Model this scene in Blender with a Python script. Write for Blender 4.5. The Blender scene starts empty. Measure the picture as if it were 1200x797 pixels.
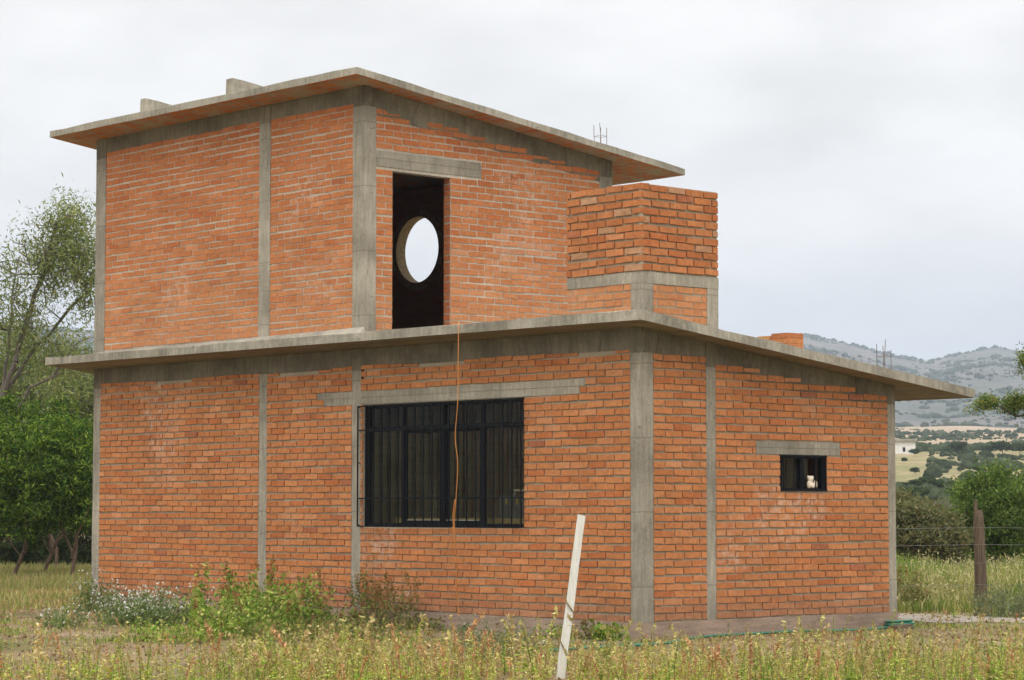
import bpy, math, random
import numpy as np
from mathutils import Vector, Matrix, noise as mnoise

rng = np.random.default_rng(7)
random.seed(7)
SC = bpy.context.scene
COL = SC.collection
GZ = -0.2                      # level of the yard (house plinth top is z = 0)

# ------------------------------------------------------------------ camera
CAM = np.array([20.2121, -20.1642, 1.3383])
YAW, PIT, FPX = -0.839776, 0.068445, 2859.3
FH = np.array([math.sin(YAW), math.cos(YAW)])
RH = np.array([math.cos(YAW), -math.sin(YAW)])
_F = np.array([FH[0]*math.cos(PIT), FH[1]*math.cos(PIT), math.sin(PIT)])
_R = np.array([RH[0], RH[1], 0.0])
_U = np.cross(_R, _F)

def ray(px, py):
    return _F + _R*(px-600)/FPX - _U*(py-398.5)/FPX
def at(px, py, d):             # a survey point: photo bearing + distance
    v = ray(px, py)
    return CAM + v*(d/(v[0]*FH[0]+v[1]*FH[1]))
def on_ground(px, py, z=GZ):
    v = ray(px, py)
    return CAM + v*((z-CAM[2])/v[2])

cd = bpy.data.cameras.new('camera')
cam = bpy.data.objects.new('camera', cd)
COL.objects.link(cam)
cd.sensor_width = 36.0
cd.sensor_fit = 'HORIZONTAL'
cd.lens = FPX/1200*36
cd.clip_start, cd.clip_end = 0.5, 20000
cam.location = CAM
cam.rotation_euler = (math.pi/2+PIT, 0, -YAW)
SC.camera = cam

# ------------------------------------------------------------------ helpers
def link(o, parent=None):
    COL.objects.link(o)
    if parent is not None:
        o.parent = parent
    return o

def tag(o, label=None, cat=None, group=None, kind=None):
    for k, v in (('label', label), ('category', cat), ('group', group), ('kind', kind)):
        if v:
            o[k] = v
    return o

def empty(name, loc, label, cat, group=None, rz=0.0):
    o = bpy.data.objects.new(name, None)
    COL.objects.link(o)
    o.location = loc
    o.rotation_euler = (0, 0, rz)
    o.empty_display_size = 0.3
    return tag(o, label, cat, group)

def place(o, parent):
    """parent a mesh whose coordinates are world coordinates"""
    o.parent = parent
    o.matrix_parent_inverse = Matrix.Translation(-Vector(parent.location))
    return o

class MB:
    """collects faces with a colour and a material slot for ONE mesh object"""
    def __init__(self):
        self.v, self.f, self.c, self.m = [], [], [], []
    def poly(self, pts, col=(1, 1, 1), mi=0):
        n = len(self.v)
        self.v += [tuple(p) for p in pts]
        self.c += [col]*len(pts)
        self.f.append(tuple(range(n, n+len(pts))))
        self.m.append(mi)
    def hexa(self, p, col=(1, 1, 1), mi=0, mb=None, faces=None):
        """p: 8 points, bottom ring 0-3 (ccw from above), top ring 4-7"""
        n = len(self.v)
        self.v += [tuple(q) for q in p]
        self.c += [col]*8
        for i, q in enumerate(((3, 2, 1, 0), (4, 5, 6, 7), (0, 1, 5, 4), (1, 2, 6, 5), (2, 3, 7, 6), (3, 0, 4, 7))):
            if faces is not None and i not in faces:
                continue
            self.f.append(tuple(n+k for k in q))
            self.m.append(mb if (mb is not None and i == 0) else mi)
    def box(self, x0, x1, y0, y1, z0, z1, col=(1, 1, 1), mi=0, mb=None):
        self.hexa([(x0, y0, z0), (x1, y0, z0), (x1, y1, z0), (x0, y1, z0),
                   (x0, y0, z1), (x1, y0, z1), (x1, y1, z1), (x0, y1, z1)], col, mi, mb)
    def tube(self, pts, radii, sides=8, col=(1, 1, 1), mi=0, cap=True):
        pts = [Vector(p) for p in pts]
        if not hasattr(radii, '__len__'):
            radii = [radii]*len(pts)
        n0 = len(self.v)
        for i, p in enumerate(pts):
            t = (pts[min(i+1, len(pts)-1)]-pts[max(i-1, 0)]).normalized()
            a = Vector((0, 0, 1)) if abs(t.z) < .9 else Vector((1, 0, 0))
            u = t.cross(a).normalized()
            w = t.cross(u)
            for k in range(sides):
                an = 2*math.pi*k/sides
                self.v.append(tuple(p+(u*math.cos(an)+w*math.sin(an))*radii[i]))
                self.c.append(col)
        for i in range(len(pts)-1):
            for k in range(sides):
                a, b = n0+i*sides+k, n0+i*sides+(k+1) % sides
                self.f.append((a, b, b+sides, a+sides))
                self.m.append(mi)
        if cap:
            self.f.append(tuple(n0+k for k in range(sides)))
            self.f.append(tuple(n0+(len(pts)-1)*sides+k for k in reversed(range(sides))))
            self.m += [mi, mi]
    def build(self, name, mats, parent=None, local=False, smooth=False):
        me = bpy.data.meshes.new(name)
        me.from_pydata(self.v, [], self.f)
        for m in (mats if isinstance(mats, (list, tuple)) else [mats]):
            me.materials.append(m)
        me.polygons.foreach_set('material_index', self.m)
        if smooth:
            me.polygons.foreach_set('use_smooth', [True]*len(self.f))
        ca = me.color_attributes.new('Col', 'FLOAT_COLOR', 'POINT')
        c = np.ones((len(self.v), 4), np.float32)
        c[:, :3] = np.array(self.c, np.float32).reshape(-1, 3)
        ca.data.foreach_set('color', c.ravel())
        me.update()
        o = bpy.data.objects.new(name, me)
        COL.objects.link(o)
        if parent is not None:
            if local:
                o.parent = parent
            else:
                place(o, parent)
        return o

def np_mesh(name, V, F, C, mat, parent=None, smooth=False):
    """quads from arrays; V in the parent's own coordinates"""
    V = np.asarray(V, np.float32)
    F = np.asarray(F, np.int32)
    me = bpy.data.meshes.new(name)
    me.vertices.add(len(V))
    me.vertices.foreach_set('co', V.ravel())
    me.loops.add(F.size)
    me.loops.foreach_set('vertex_index', F.ravel())
    me.polygons.add(len(F))
    k = F.shape[1]
    me.polygons.foreach_set('loop_start', np.arange(0, F.size, k, dtype=np.int32))
    me.polygons.foreach_set('loop_total', np.full(len(F), k, np.int32))
    if smooth:
        me.polygons.foreach_set('use_smooth', np.ones(len(F), bool))
    me.materials.append(mat)
    ca = me.color_attributes.new('Col', 'FLOAT_COLOR', 'POINT')
    c = np.ones((len(V), 4), np.float32)
    c[:, :3] = C
    ca.data.foreach_set('color', c.ravel())
    me.update(calc_edges=True)
    o = bpy.data.objects.new(name, me)
    COL.objects.link(o)
    if parent is not None:
        o.parent = parent
    return o

# ------------------------------------------------------------------ materials
class NT:
    def __init__(self, name):
        self.m = bpy.data.materials.new(name)
        self.m.use_nodes = True
        self.t = self.m.node_tree
        self.t.nodes.clear()
        self.out = self.n('ShaderNodeOutputMaterial')
    def n(self, kind, **kw):
        o = self.t.nodes.new(kind)
        for k, v in kw.items():
            setattr(o, k, v)
        return o
    def set(self, node, **kw):
        for k, v in kw.items():
            s = node.inputs[k.replace('_', ' ')]
            if hasattr(v, 'is_linked') or isinstance(v, bpy.types.NodeSocket):
                self.t.links.new(v, s)
            else:
                if isinstance(v, tuple) and len(v) == 3 and s.type == 'RGBA':
                    v = (*v, 1)
                s.default_value = v
        return node
    def noise(self, scale, vec=None, detail=4, rough=.55, dist=0.0):
        o = self.n('ShaderNodeTexNoise')
        self.set(o, Scale=scale, Detail=detail, Roughness=rough, Distortion=dist)
        if vec is not None:
            self.t.links.new(vec, o.inputs['Vector'])
        return o.outputs['Fac']
    def pos(self, sx=1, sy=1, sz=1):
        g = self.n('ShaderNodeTexCoord')
        mp = self.n('ShaderNodeMapping')
        mp.inputs['Scale'].default_value = (sx, sy, sz)
        self.t.links.new(g.outputs['Object'], mp.inputs['Vector'])
        return mp.outputs['Vector']
    def rng(self, f, a, b, c=0.0, d=1.0):
        o = self.n('ShaderNodeMapRange')
        self.t.links.new(f, o.inputs[0])
        for i, v in enumerate((a, b, c, d)):
            o.inputs[i+1].default_value = v
        return o.outputs[0]
    def mix(self, f, a, b, mode='MIX'):
        o = self.n('ShaderNodeMix', data_type='RGBA', blend_type=mode)
        for s, v in ((o.inputs['Factor'], f), (o.inputs['A'] if False else o.inputs[6], a), (o.inputs[7], b)):
            if isinstance(v, bpy.types.NodeSocket):
                self.t.links.new(v, s)
            elif isinstance(v, tuple):
                s.default_value = (*v, 1)
            else:
                s.default_value = v
        return o.outputs[2]
    def math(self, op, a, b=None):
        o = self.n('ShaderNodeMath', operation=op)
        for s, v in ((o.inputs[0], a), (o.inputs[1], b)):
            if v is None:
                continue
            if isinstance(v, bpy.types.NodeSocket):
                self.t.links.new(v, s)
            else:
                s.default_value = v
        return o.outputs[0]
    def attr(self, name='Col'):
        return self.n('ShaderNodeAttribute', attribute_name=name).outputs['Color']
    def scale(self, col, f):
        """col * value socket"""
        c = self.n('ShaderNodeCombineColor')
        for i in range(3):
            self.t.links.new(f, c.inputs[i])
        return self.mix(1.0, col, c.outputs[0], 'MULTIPLY')
    def bump(self, h, dist=.01, strength=1.0):
        b = self.n('ShaderNodeBump')
        b.inputs['Strength'].default_value = strength
        b.inputs['Distance'].default_value = dist
        self.t.links.new(h, b.inputs['Height'])
        return b.outputs['Normal']
    def principled(self, col, rough=.9, spec=.2, normal=None, metal=0.0):
        p = self.n('ShaderNodeBsdfPrincipled')
        self.set(p, Base_Color=col, Roughness=rough, Metallic=metal)
        p.inputs['Specular IOR Level'].default_value = spec
        if normal is not None:
            self.t.links.new(normal, p.inputs['Normal'])
        self.t.links.new(p.outputs[0], self.out.inputs['Surface'])
        return self.m

def mat_brick():
    t = NT('clay_brick')
    p = t.pos()
    n1 = t.noise(22, p, 5, .65)
    n2 = t.noise(90, p, 3, .7)
    n3 = t.noise(1.3, p, 4, .6)
    c = t.scale(t.attr(), t.rng(n1, .25, .75, .72, 1.25))
    c = t.scale(c, t.rng(n3, .3, .7, .88, 1.1))
    c = t.mix(t.rng(n2, .62, .8, 0, .35), c, (.62, .33, .2))
    c = t.mix(t.rng(t.noise(3.1, p, 6, .7), .6, .78, 0, .35), c, (.5, .34, .23))
    salt = t.math('MULTIPLY', t.rng(t.noise(.55, p, 3, .5), .58, .70), t.rng(t.noise(9, p, 6, .75), .48, .64))
    c = t.mix(t.math('MULTIPLY', salt, .6), c, (.68, .56, .46))
    c = t.mix(t.rng(t.noise(14, p, 3, .6), .68, .74, 0, .6), c, (.2, .085, .045))
    h = t.math('ADD', t.math('MULTIPLY', n1, .6), t.math('MULTIPLY', n2, .4))
    return t.principled(c, .93, .12, t.bump(h, .012, .7))

def mat_mortar(name, base):
    t = NT(name)
    p = t.pos()
    n1 = t.noise(30, p, 5, .7)
    n2 = t.noise(1.1, p, 4, .6)
    c = t.mix(t.rng(n2, .3, .7), tuple(v*.8 for v in base), tuple(v*1.12 for v in base))
    c = t.scale(c, t.rng(n1, .25, .75, .75, 1.2))
    return t.principled(c, .95, .1, t.bump(n1, .012, .8))

def mat_concrete(name, base, dark=.62, streak=(7, 7, .8), lifts=0, seams=0):
    t = NT(name)
    p = t.pos()
    n1 = t.noise(38, p, 6, .7)
    n2 = t.noise(1.4, p, 5, .6, .4)
    st = t.noise(3.2, t.pos(*streak), 5, .6)
    n4 = t.noise(7.5, p, 5, .65)
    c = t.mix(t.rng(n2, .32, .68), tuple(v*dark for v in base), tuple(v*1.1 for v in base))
    c = t.mix(t.rng(n4, .5, .72, 0, .5), c, (base[0]*1.18, base[1]*1.14, base[2]*1.05))
    c = t.scale(c, t.rng(st, .3, .7, .74, 1.14))
    c = t.scale(c, t.rng(n1, .28, .72, .8, 1.15))
    if lifts:
        sp = t.n('ShaderNodeSeparateXYZ')
        t.t.links.new(p, sp.inputs[0])
        zz = t.math('ADD', t.math('MULTIPLY', sp.outputs[2], lifts), t.math('MULTIPLY', t.noise(5, p, 3), .05))
        ln = t.math('ABSOLUTE', t.math('SUBTRACT', t.math('FRACT', zz), .5))
        c = t.mix(t.rng(ln, .012, .0, 0, .55), c, (.10, .085, .065))
        c = t.scale(c, t.rng(t.noise(.8, t.pos(.3, .3, 1), 2), .4, .6, .85, 1.12))
    if seams:
        sp = t.n('ShaderNodeSeparateXYZ')
        t.t.links.new(p, sp.inputs[0])
        zz = t.math('ADD', t.math('MULTIPLY', t.math('ADD', sp.outputs[0], sp.outputs[1]), seams), t.math('MULTIPLY', t.noise(1.5, p, 3), .5))
        ln = t.math('ABSOLUTE', t.math('SUBTRACT', t.math('FRACT', zz), .5))
        c = t.mix(t.rng(ln, .014, .0, 0, .6), c, (.06, .05, .04))
    pit = t.rng(t.noise(16, p, 2, .5), .7, .74, 0, .6)
    c = t.mix(pit, c, (.09, .08, .065))
    h = t.math('ADD', t.math('MULTIPLY', n1, .5), t.math('MULTIPLY', st, .6))
    return t.principled(c, .92, .15, t.bump(h, .014, .7))

def mat_board_soffit():
    t = NT('board_marked_concrete')
    p = t.pos()
    br = t.n('ShaderNodeTexBrick')
    br.offset = .37
    t.set(br, Scale=1.0, Mortar_Size=.006, Brick_Width=2.4, Row_Height=.17,
          Color1=(.27, .205, .13), Color2=(.20, .155, .105), Mortar=(.30, .26, .2))
    t.t.links.new(p, br.inputs['Vector'])
    g = t.noise(4, t.pos(1.2, 16, 4), 5, .65)
    c = t.scale(br.outputs['Color'], t.rng(g, .3, .7, .7, 1.3))
    c = t.mix(t.rng(t.noise(1.6, p, 4), .45, .7, 0, .55), c, (.27, .245, .2))
    return t.principled(c, .93, .1, t.bump(g, .008, .6))

def mat_brick_soffit():
    t = NT('brick_slab_underside')
    p = t.pos()
    br = t.n('ShaderNodeTexBrick')
    t.set(br, Scale=1.0, Mortar_Size=.02, Brick_Width=.3, Row_Height=.16, Bias=-.2,
          Color1=(.52, .185, .07), Color2=(.40, .13, .05), Mortar=(.30, .25, .18))
    t.t.links.new(p, br.inputs['Vector'])
    sm = t.rng(t.noise(2.6, p, 5, .65), .46, .6, 0, .85)
    c = t.mix(sm, br.outputs['Color'], (.36, .31, .23))
    c = t.scale(c, t.rng(t.noise(30, p, 5, .7), .25, .75, .75, 1.2))
    return t.principled(c, .93, .1, t.bump(t.noise(30, p, 5, .7), .01, .6))

def mat_inside():
    t = NT('inner_brick')
    p = t.pos()
    g = t.n('ShaderNodeSeparateXYZ')
    t.t.links.new(p, g.inputs[0])
    cb = t.n('ShaderNodeCombineXYZ')
    t.t.links.new(t.math('ADD', g.outputs[0], g.outputs[1]), cb.inputs[0])
    t.t.links.new(g.outputs[2], cb.inputs[1])
    br = t.n('ShaderNodeTexBrick')
    t.set(br, Scale=1.0, Mortar_Size=.008, Brick_Width=.3, Row_Height=.09,
          Color1=(.40, .16, .085), Color2=(.34, .12, .065), Mortar=(.34, .17, .11))
    t.t.links.new(cb.outputs[0], br.inputs['Vector'])
    return t.principled(br.outputs['Color'], .95, .1)

def mat_plain(name, col, rough=.6, spec=.3, metal=0.0, var=.25, sc=14):
    t = NT(name)
    n1 = t.noise(sc, t.pos(), 5, .6)
    c = t.scale(t.mix(0.0, col, col), t.rng(n1, .3, .7, 1-var, 1+var))
    return t.principled(c, rough, spec, t.bump(n1, .003, .4), metal)

def mat_glass(name, tint=(.8, .84, .82), refl=.35):
    t = NT(name)
    tr = t.n('ShaderNodeBsdfTransparent')
    tr.inputs[0].default_value = (*tint, 1)
    gl = t.n('ShaderNodeBsdfGlossy')
    gl.inputs['Roughness'].default_value = .03
    gl.inputs['Color'].default_value = (.85, .9, .8, 1)
    fr = t.n('ShaderNodeFresnel')
    fr.inputs['IOR'].default_value = 1.45
    mx = t.n('ShaderNodeMixShader')
    t.t.links.new(t.math('MULTIPLY', fr.outputs[0], refl), mx.inputs[0])
    t.t.links.new(tr.outputs[0], mx.inputs[1])
    t.t.links.new(gl.outputs[0], mx.inputs[2])
    dd = t.n('ShaderNodeBsdfDiffuse')
    dd.inputs[0].default_value = (.34, .33, .28, 1)
    m2 = t.n('ShaderNodeMixShader')
    t.t.links.new(t.rng(t.noise(2.2, t.pos(), 5, .65), .35, .7, .01, .07), m2.inputs[0])
    t.t.links.new(mx.outputs[0], m2.inputs[1])
    t.t.links.new(dd.outputs[0], m2.inputs[2])
    t.t.links.new(m2.outputs[0], t.out.inputs['Surface'])
    return t.m

def mat_leaf(name, trans=.3, var=.25):
    t = NT(name)
    a = t.attr()
    n1 = t.noise(1.1, t.pos(), 3, .6)
    c = t.scale(a, t.rng(n1, .3, .7, 1-var, 1+var))
    d = t.n('ShaderNodeBsdfDiffuse')
    s = t.n('ShaderNodeBsdfTranslucent')
    t.t.links.new(c, d.inputs[0])
    t.t.links.new(t.mix(1.0, c, (1.0, 1.1, .6), 'MULTIPLY'), s.inputs[0])
    mx = t.n('ShaderNodeMixShader')
    mx.inputs[0].default_value = trans
    t.t.links.new(d.outputs[0], mx.inputs[1])
    t.t.links.new(s.outputs[0], mx.inputs[2])
    t.t.links.new(mx.outputs[0], t.out.inputs['Surface'])
    return t.m

def mat_bark(name, col):
    t = NT(name)
    n1 = t.noise(9, t.pos(3, 3, .7), 5, .7)
    c = t.mix(t.rng(n1, .3, .7), tuple(v*.55 for v in col), tuple(v*1.25 for v in col))
    return t.principled(c, .95, .1, t.bump(n1, .03, .9))

def mat_ground():
    t = NT('yard_soil')
    p = t.pos()
    zone = t.n('ShaderNodeSeparateColor')
    t.t.links.new(t.attr('Col'), zone.inputs[0])
    big = t.noise(.32, p, 6, .62, .3)
    mid = t.noise(1.7, p, 6, .65)
    fin = t.noise(24, p, 6, .75)
    soil = t.mix(t.rng(mid, .35, .65), (.22, .15, .09), (.37, .27, .17))
    dry = t.mix(t.rng(fin, .35, .65), (.22, .17, .07), (.40, .33, .16))
    green = t.mix(t.rng(fin, .3, .7), (.07, .1, .03), (.18, .2, .06))
    c = t.mix(t.rng(mid, .47, .6, 0, .8), soil, dry)
    c = t.mix(t.rng(big, .46, .6, 0, .85), c, green)
    bare = t.rng(t.noise(.6, p, 4, .6), .56, .66, 0, .8)
    c = t.mix(bare, c, (.37, .28, .185))
    f = t.mix(t.rng(t.noise(.06, p, 6, .7), .4, .62), (.34, .265, .155), (.22, .20, .095))
    f = t.mix(t.rng(t.noise(.35, p, 5, .7), .48, .6, 0, .75), f, (.15, .16, .07))
    c = t.mix(zone.outputs[0], c, f)
    pk = t.mix(t.rng(t.noise(.02, p, 5, .65), .4, .6), (.38, .27, .20), (.31, .245, .155))
    c = t.mix(zone.outputs[1], c, pk)
    c = t.scale(c, t.rng(fin, .25, .75, .72, 1.2))
    return t.principled(c, .97, .05, t.bump(t.math('ADD', fin, t.math('MULTIPLY', mid, 2.0)), .05, .9))

def mat_hill():
    t = NT('hill_scrub')
    p = t.pos()
    a = t.noise(.012, p, 6, .65, .5)
    b = t.noise(.05, p, 5, .7)
    soil = t.mix(t.rng(t.noise(.006, p, 5, .6), .4, .6), (.155, .125, .115), (.115, .115, .10))
    c = t.mix(t.rng(b, .42, .6, 0, .8), soil, (.075, .085, .065))
    c = t.mix(t.rng(a, .47, .62, 0, .65), c, (.055, .07, .052))
    return t.principled(c, .97, .03)

def mat_gravel():
    t = NT('pale_gravel')
    p = t.pos()
    v = t.n('ShaderNodeTexVoronoi')
    v.inputs['Scale'].default_value = 22
    t.t.links.new(p, v.inputs['Vector'])
    c = t.mix(t.rng(v.outputs['Distance'], .1, .7), (.46, .42, .36), (.26, .22, .18))
    c = t.mix(t.rng(t.noise(1.4, p, 5, .65), .5, .62, 0, .8), c, (.28, .22, .13))
    return t.principled(c, .95, .08, t.bump(v.outputs['Distance'], .03, .8))

def mat_wood_post(name, lo, hi):
    t = NT(name)
    g = t.noise(7, t.pos(9, 9, .5), 6, .7)
    c = t.mix(t.rng(g, .3, .7), lo, hi)
    c = t.mix(t.rng(t.noise(3, t.pos(), 4, .6), .6, .7, 0, .5), c, tuple(v*.5 for v in lo))
    return t.principled(c, .9, .15, t.bump(g, .015, .9))

M = dict(
    brick=mat_brick(),
    mortar=mat_mortar('tan_mortar', (.41, .345, .255)),
    mortar_light=mat_mortar('pale_mortar', (.52, .455, .37)),
    conc=mat_concrete('column_concrete', (.375, .335, .268), .68, lifts=1.15),
    conc_eave=mat_concrete('dark_beam_concrete', (.225, .198, .147), .55, (5, 5, 1), seams=1.1),  # darker concrete colour for eave beams and the top lift of columns
    slab=mat_concrete('slab_edge_concrete', (.40, .365, .295), .58, (6, 6, 1.5)),
    plinth=mat_concrete('dusty_plinth', (.37, .27, .205), .75, (1, 1, 6)),
    board=mat_board_soffit(), bsoff=mat_brick_soffit(), inside=mat_inside(),
    floor=mat_plain('cement_floor', (.3, .27, .23), .9, .1),
    steel=mat_plain('black_painted_steel', (.006, .0065, .009), .5, .12, 0, .3, 30),
    glass=mat_glass('window_glass', (.80, .82, .78), .8), frost=mat_glass('patterned_glass', (.55, .6, .6), .9),
    rebar=mat_plain('rusty_steel', (.17, .13, .11), .8, .3),
    orange=mat_plain('orange_plastic', (.56, .23, .06), .5, .4, 0, .08),
    hose=mat_plain('green_plastic', (.03, .17, .11), .45, .4, 0, .2),
    white_wood=mat_wood_post('whitewashed_wood', (.6, .57, .5), (.82, .8, .74)),
    post=mat_wood_post('weathered_timber', (.055, .04, .028), (.21, .15, .10)),
    leaf=mat_leaf('foliage'), grass=mat_leaf('grass_blades', .25, .12),
    petal=mat_leaf('white_petals', .2, .05),
    bark=mat_bark('dark_bark', (.14, .095, .068)), bark_grey=mat_bark('grey_bark', (.16, .135, .115)),
    cream=mat_plain('cream_ceramic', (.72, .6, .47), .5, .4, 0, .3, 40),
    whitewash=mat_plain('whitewashed_wall', (.74, .73, .69), .9, .1, 0, .1, 2),
    wire=mat_plain('fence_wire', (.2, .19, .18), .5, .4, .6),
    yellow=mat_plain('yellow_board', (.38, .26, .08), .6, .3), blue=mat_plain('dark_grey_paint', (.05, .055, .07), .5, .4),
    rope=mat_plain('jute_rope', (.2, .15, .06), .95, .05), gravel=mat_gravel(), ground=mat_ground(), hill=mat_hill(),
)

# ------------------------------------------------------------------ terrain
PROF_D = [0, 52, 62, 80, 100, 140, 200, 300, 400, 500, 700, 900, 1100]
PROF_Z = [-.2, -.2, -.18, .05, .42, 1.05, 2.35, 6.0, 10.6, 14.3, 21.5, 28.5, 36.0]
RIDGE = [(-900, 398), (-200, 394), (60, 392), (300, 402), (700, 428), (850, 424), (915, 402), (945, 397), (1000, 409), (1060, 425),
         (1085, 431), (1120, 421), (1165, 411), (1200, 417), (1400, 402), (2000, 396)]
def fbm(x, y, s, o=4, z=0.0):
    return mnoise.fractal(Vector((x*s, y*s, z)), 1.0, 2.0, o)
def gh(x, y):
    dx, dy = x-CAM[0], y-CAM[1]
    rho = math.hypot(dx, dy)
    a = math.atan2(dx*RH[0]+dy*RH[1], dx*FH[0]+dy*FH[1])
    px = 600+FPX*math.tan(max(-.5, min(.5, a)))
    if rho <= 1100:
        z = float(np.interp(rho, PROF_D, PROF_Z))
        w = min(1, max(0, (rho-60)/200))
        return z + w*fbm(x, y, .008)*(1.4+2.6*min(1, max(0, (rho-450)/400))) + min(1, max(0, (rho-50)/20))*.06*fbm(x, y, .25)
    ry = float(np.interp(px, [r[0] for r in RIDGE], [r[1] for r in RIDGE]))
    top = CAM[2]+(594.5-ry)/FPX*2500
    t = min(1, (rho-1100)/1400)
    e = t*t*(3-2*t)*.55+t*.45
    z = 36+(top-36)*e
    if rho > 2500:
        z -= (rho-2500)*.12
    w = min(1, (rho-1100)/500)
    side = min(1.0, abs(rho-2500)/350+.15)
    return z + w*side*14*fbm(x, y, .0035, 5) + w*3*fbm(x, y, .015, 4) + fbm(x, y, .008)*4.0*(1-w)

angs = sorted(set(list(np.arange(-14.5, 14.51, .22)) + list(np.arange(-180, -14, 3.0)) + list(np.arange(15, 180, 3.0))))
def sheet(name, rings, mat, zone):
    V, C = [], []
    for r in rings:
        for a in angs:
            an = math.radians(a)
            x = CAM[0]+r*(math.cos(an)*FH[0]+math.sin(an)*RH[0])
            y = CAM[1]+r*(math.cos(an)*FH[1]+math.sin(an)*RH[1])
            V.append((x, y, gh(x, y)))
            C.append(zone(r))
    n = len(angs)
    F = [(i*n+k, i*n+(k+1) % n, (i+1)*n+(k+1) % n, (i+1)*n+k) for i in range(len(rings)-1) for k in range(n)]
    o = np_mesh(name, np.array(V), np.array(F)[:, ::-1], np.array(C), mat, None, True)
    return tag(o, kind='structure')
def zone(r):
    return (min(1, max(0, (r-45)/30)), min(1, max(0, (r-430)/120)), 0)
sheet('ground', [.02]+list(np.geomspace(4, 1100, 110)), M['ground'], zone)
sheet('hills', list(np.geomspace(1100, 3400, 80)), M['hill'], zone)

# gravel path behind the far corner of the house
pm = MB()
pa = [on_ground(x, y) for x, y in ((960, 714), (1050, 719), (1110, 721), (1160, 723), (1210, 725), (1330, 728))]
pb = [on_ground(x, y) for x, y in ((960, 723), (1050, 727), (1110, 730.5), (1150, 729), (1210, 731), (1330, 735))]
for i in range(len(pa)-1):
    for s in range(6):
        q = []
        for (ii, f) in ((i, s/6), (i, (s+1)/6)):
            q.append((pa[ii]*(1-f)+pa[ii+1]*f, pb[ii]*(1-f)+pb[ii+1]*f))
        j = [.25*fbm(q[0][0][0], q[0][0][1], .9), .25*fbm(q[1][0][0], q[1][0][1], .9)]
        P = [q[0][1]+np.array([0, j[0], 0]), q[1][1]+np.array([0, j[1], 0]), q[1][0], q[0][0]]
        pm.poly([(p[0], p[1], GZ+.006) for p in P])
tag(pm.build('gravel_path', M['gravel']), kind='structure')

# ------------------------------------------------------------------ house
house = empty('brick_house', (0, 0, GZ), 'two storey unplastered orange brick house with concrete columns and flat slab roofs', 'house')
LA, LB, UX, TH = 11.85, 4.6, -5.224, .14
CH, BL, JT = .09, .3025, .019
S1, Z1 = -.1165, 3.447          # lower soffit: z = Z1 + S1*y
S2, Z2 = -.128, 6.985           # upper soffit
T1, T2 = .113, .095
sof1 = lambda y: Z1+S1*y
sof2 = lambda y: Z2+S2*y
PAL = [((.495, .192, .073), 7), ((.475, .176, .066), 4), ((.52, .212, .086), 4), ((.45, .150, .055), 1.2), ((.55, .24, .11), .8), ((.38, .135, .065), .25)]
PW = np.array([p[1] for p in PAL]); PW = PW/PW.sum()
def brick_col(red=0.0, pale=0.0):
    c = np.array(PAL[rng.choice(len(PAL), p=PW)][0])*rng.uniform(.94, 1.06)
    c = c*(1-red)+np.array((.44, .13, .05))*red
    c = c*(1-pale)+np.array((.60, .30, .15))*pale
    return c

def brick_rows(mb, P, u0, u1, z0, nrow, blocks, top, recess, JT=JT, ch=CH, bl=BL, tint=None, phase=0.0, jit=.003, bump=0.0):
    """P(u, w, z): point on the wall, w outward. blocks: (ua, ub, za, zb) left free. top(u): upper limit"""
    for n in range(nrow):
        za, zb = z0+n*ch+JT*.5, z0+(n+1)*ch-JT*.5
        cuts = sorted((max(u0, b[0]), min(u1, b[1])) for b in blocks if b[2] < zb-.02 and b[3] > za+.02)
        spans, s = [], u0
        for a, b in cuts:
            if a > s:
                spans.append((s, a))
            s = max(s, b)
        if s < u1:
            spans.append((s, u1))
        wob = lambda u: .006*math.sin(u*1.1+n*.9)+.004*math.sin(u*2.9+n*2.1)
        for a, b in spans:
            if b-a < .04:
                continue
            off = (n % 2)*.5*bl+phase+rng.uniform(-.02, .02)
            k = math.floor((a-off)/bl)
            edges = [a]
            while off+(k+1)*bl < b-.05:
                k += 1
                e = off+k*bl+rng.uniform(-.012, .012)
                if e > a+.06:
                    edges.append(e)
            edges.append(b)
            for i in range(len(edges)-1):
                ea = edges[i]+(JT*.5 if i else .004)
                eb = edges[i+1]-(JT*.5 if i < len(edges)-2 else .004)
                mid = (ea+eb)/2
                zt = min(zb, top(mid))
                if zt-za < .03 or eb-ea < .025:
                    continue
                j = lambda: rng.uniform(-jit, jit)
                ww = recess+rng.uniform(-.003, .003)+(rng.uniform(0, bump) if bump else 0)
                c = tuple(tint(mid, za) if tint else brick_col())
                sl = rng.uniform(-.004, .004)
                lo, hi = za+j()+wob(mid), zt+j()+wob(mid)
                back = -.03
                mb.hexa([P(ea+j(), ww+j()*.5, lo-sl), P(eb+j(), ww+j()*.5, lo+sl), P(eb, back, lo+sl), P(ea, back, lo-sl),
                         P(ea+j(), ww+j()*.5, hi-sl), P(eb+j(), ww+j()*.5, hi+sl), P(eb, back, hi+sl), P(ea, back, hi-sl)],
                        c, 0, None, (0, 1, 2, 3, 5))

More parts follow.
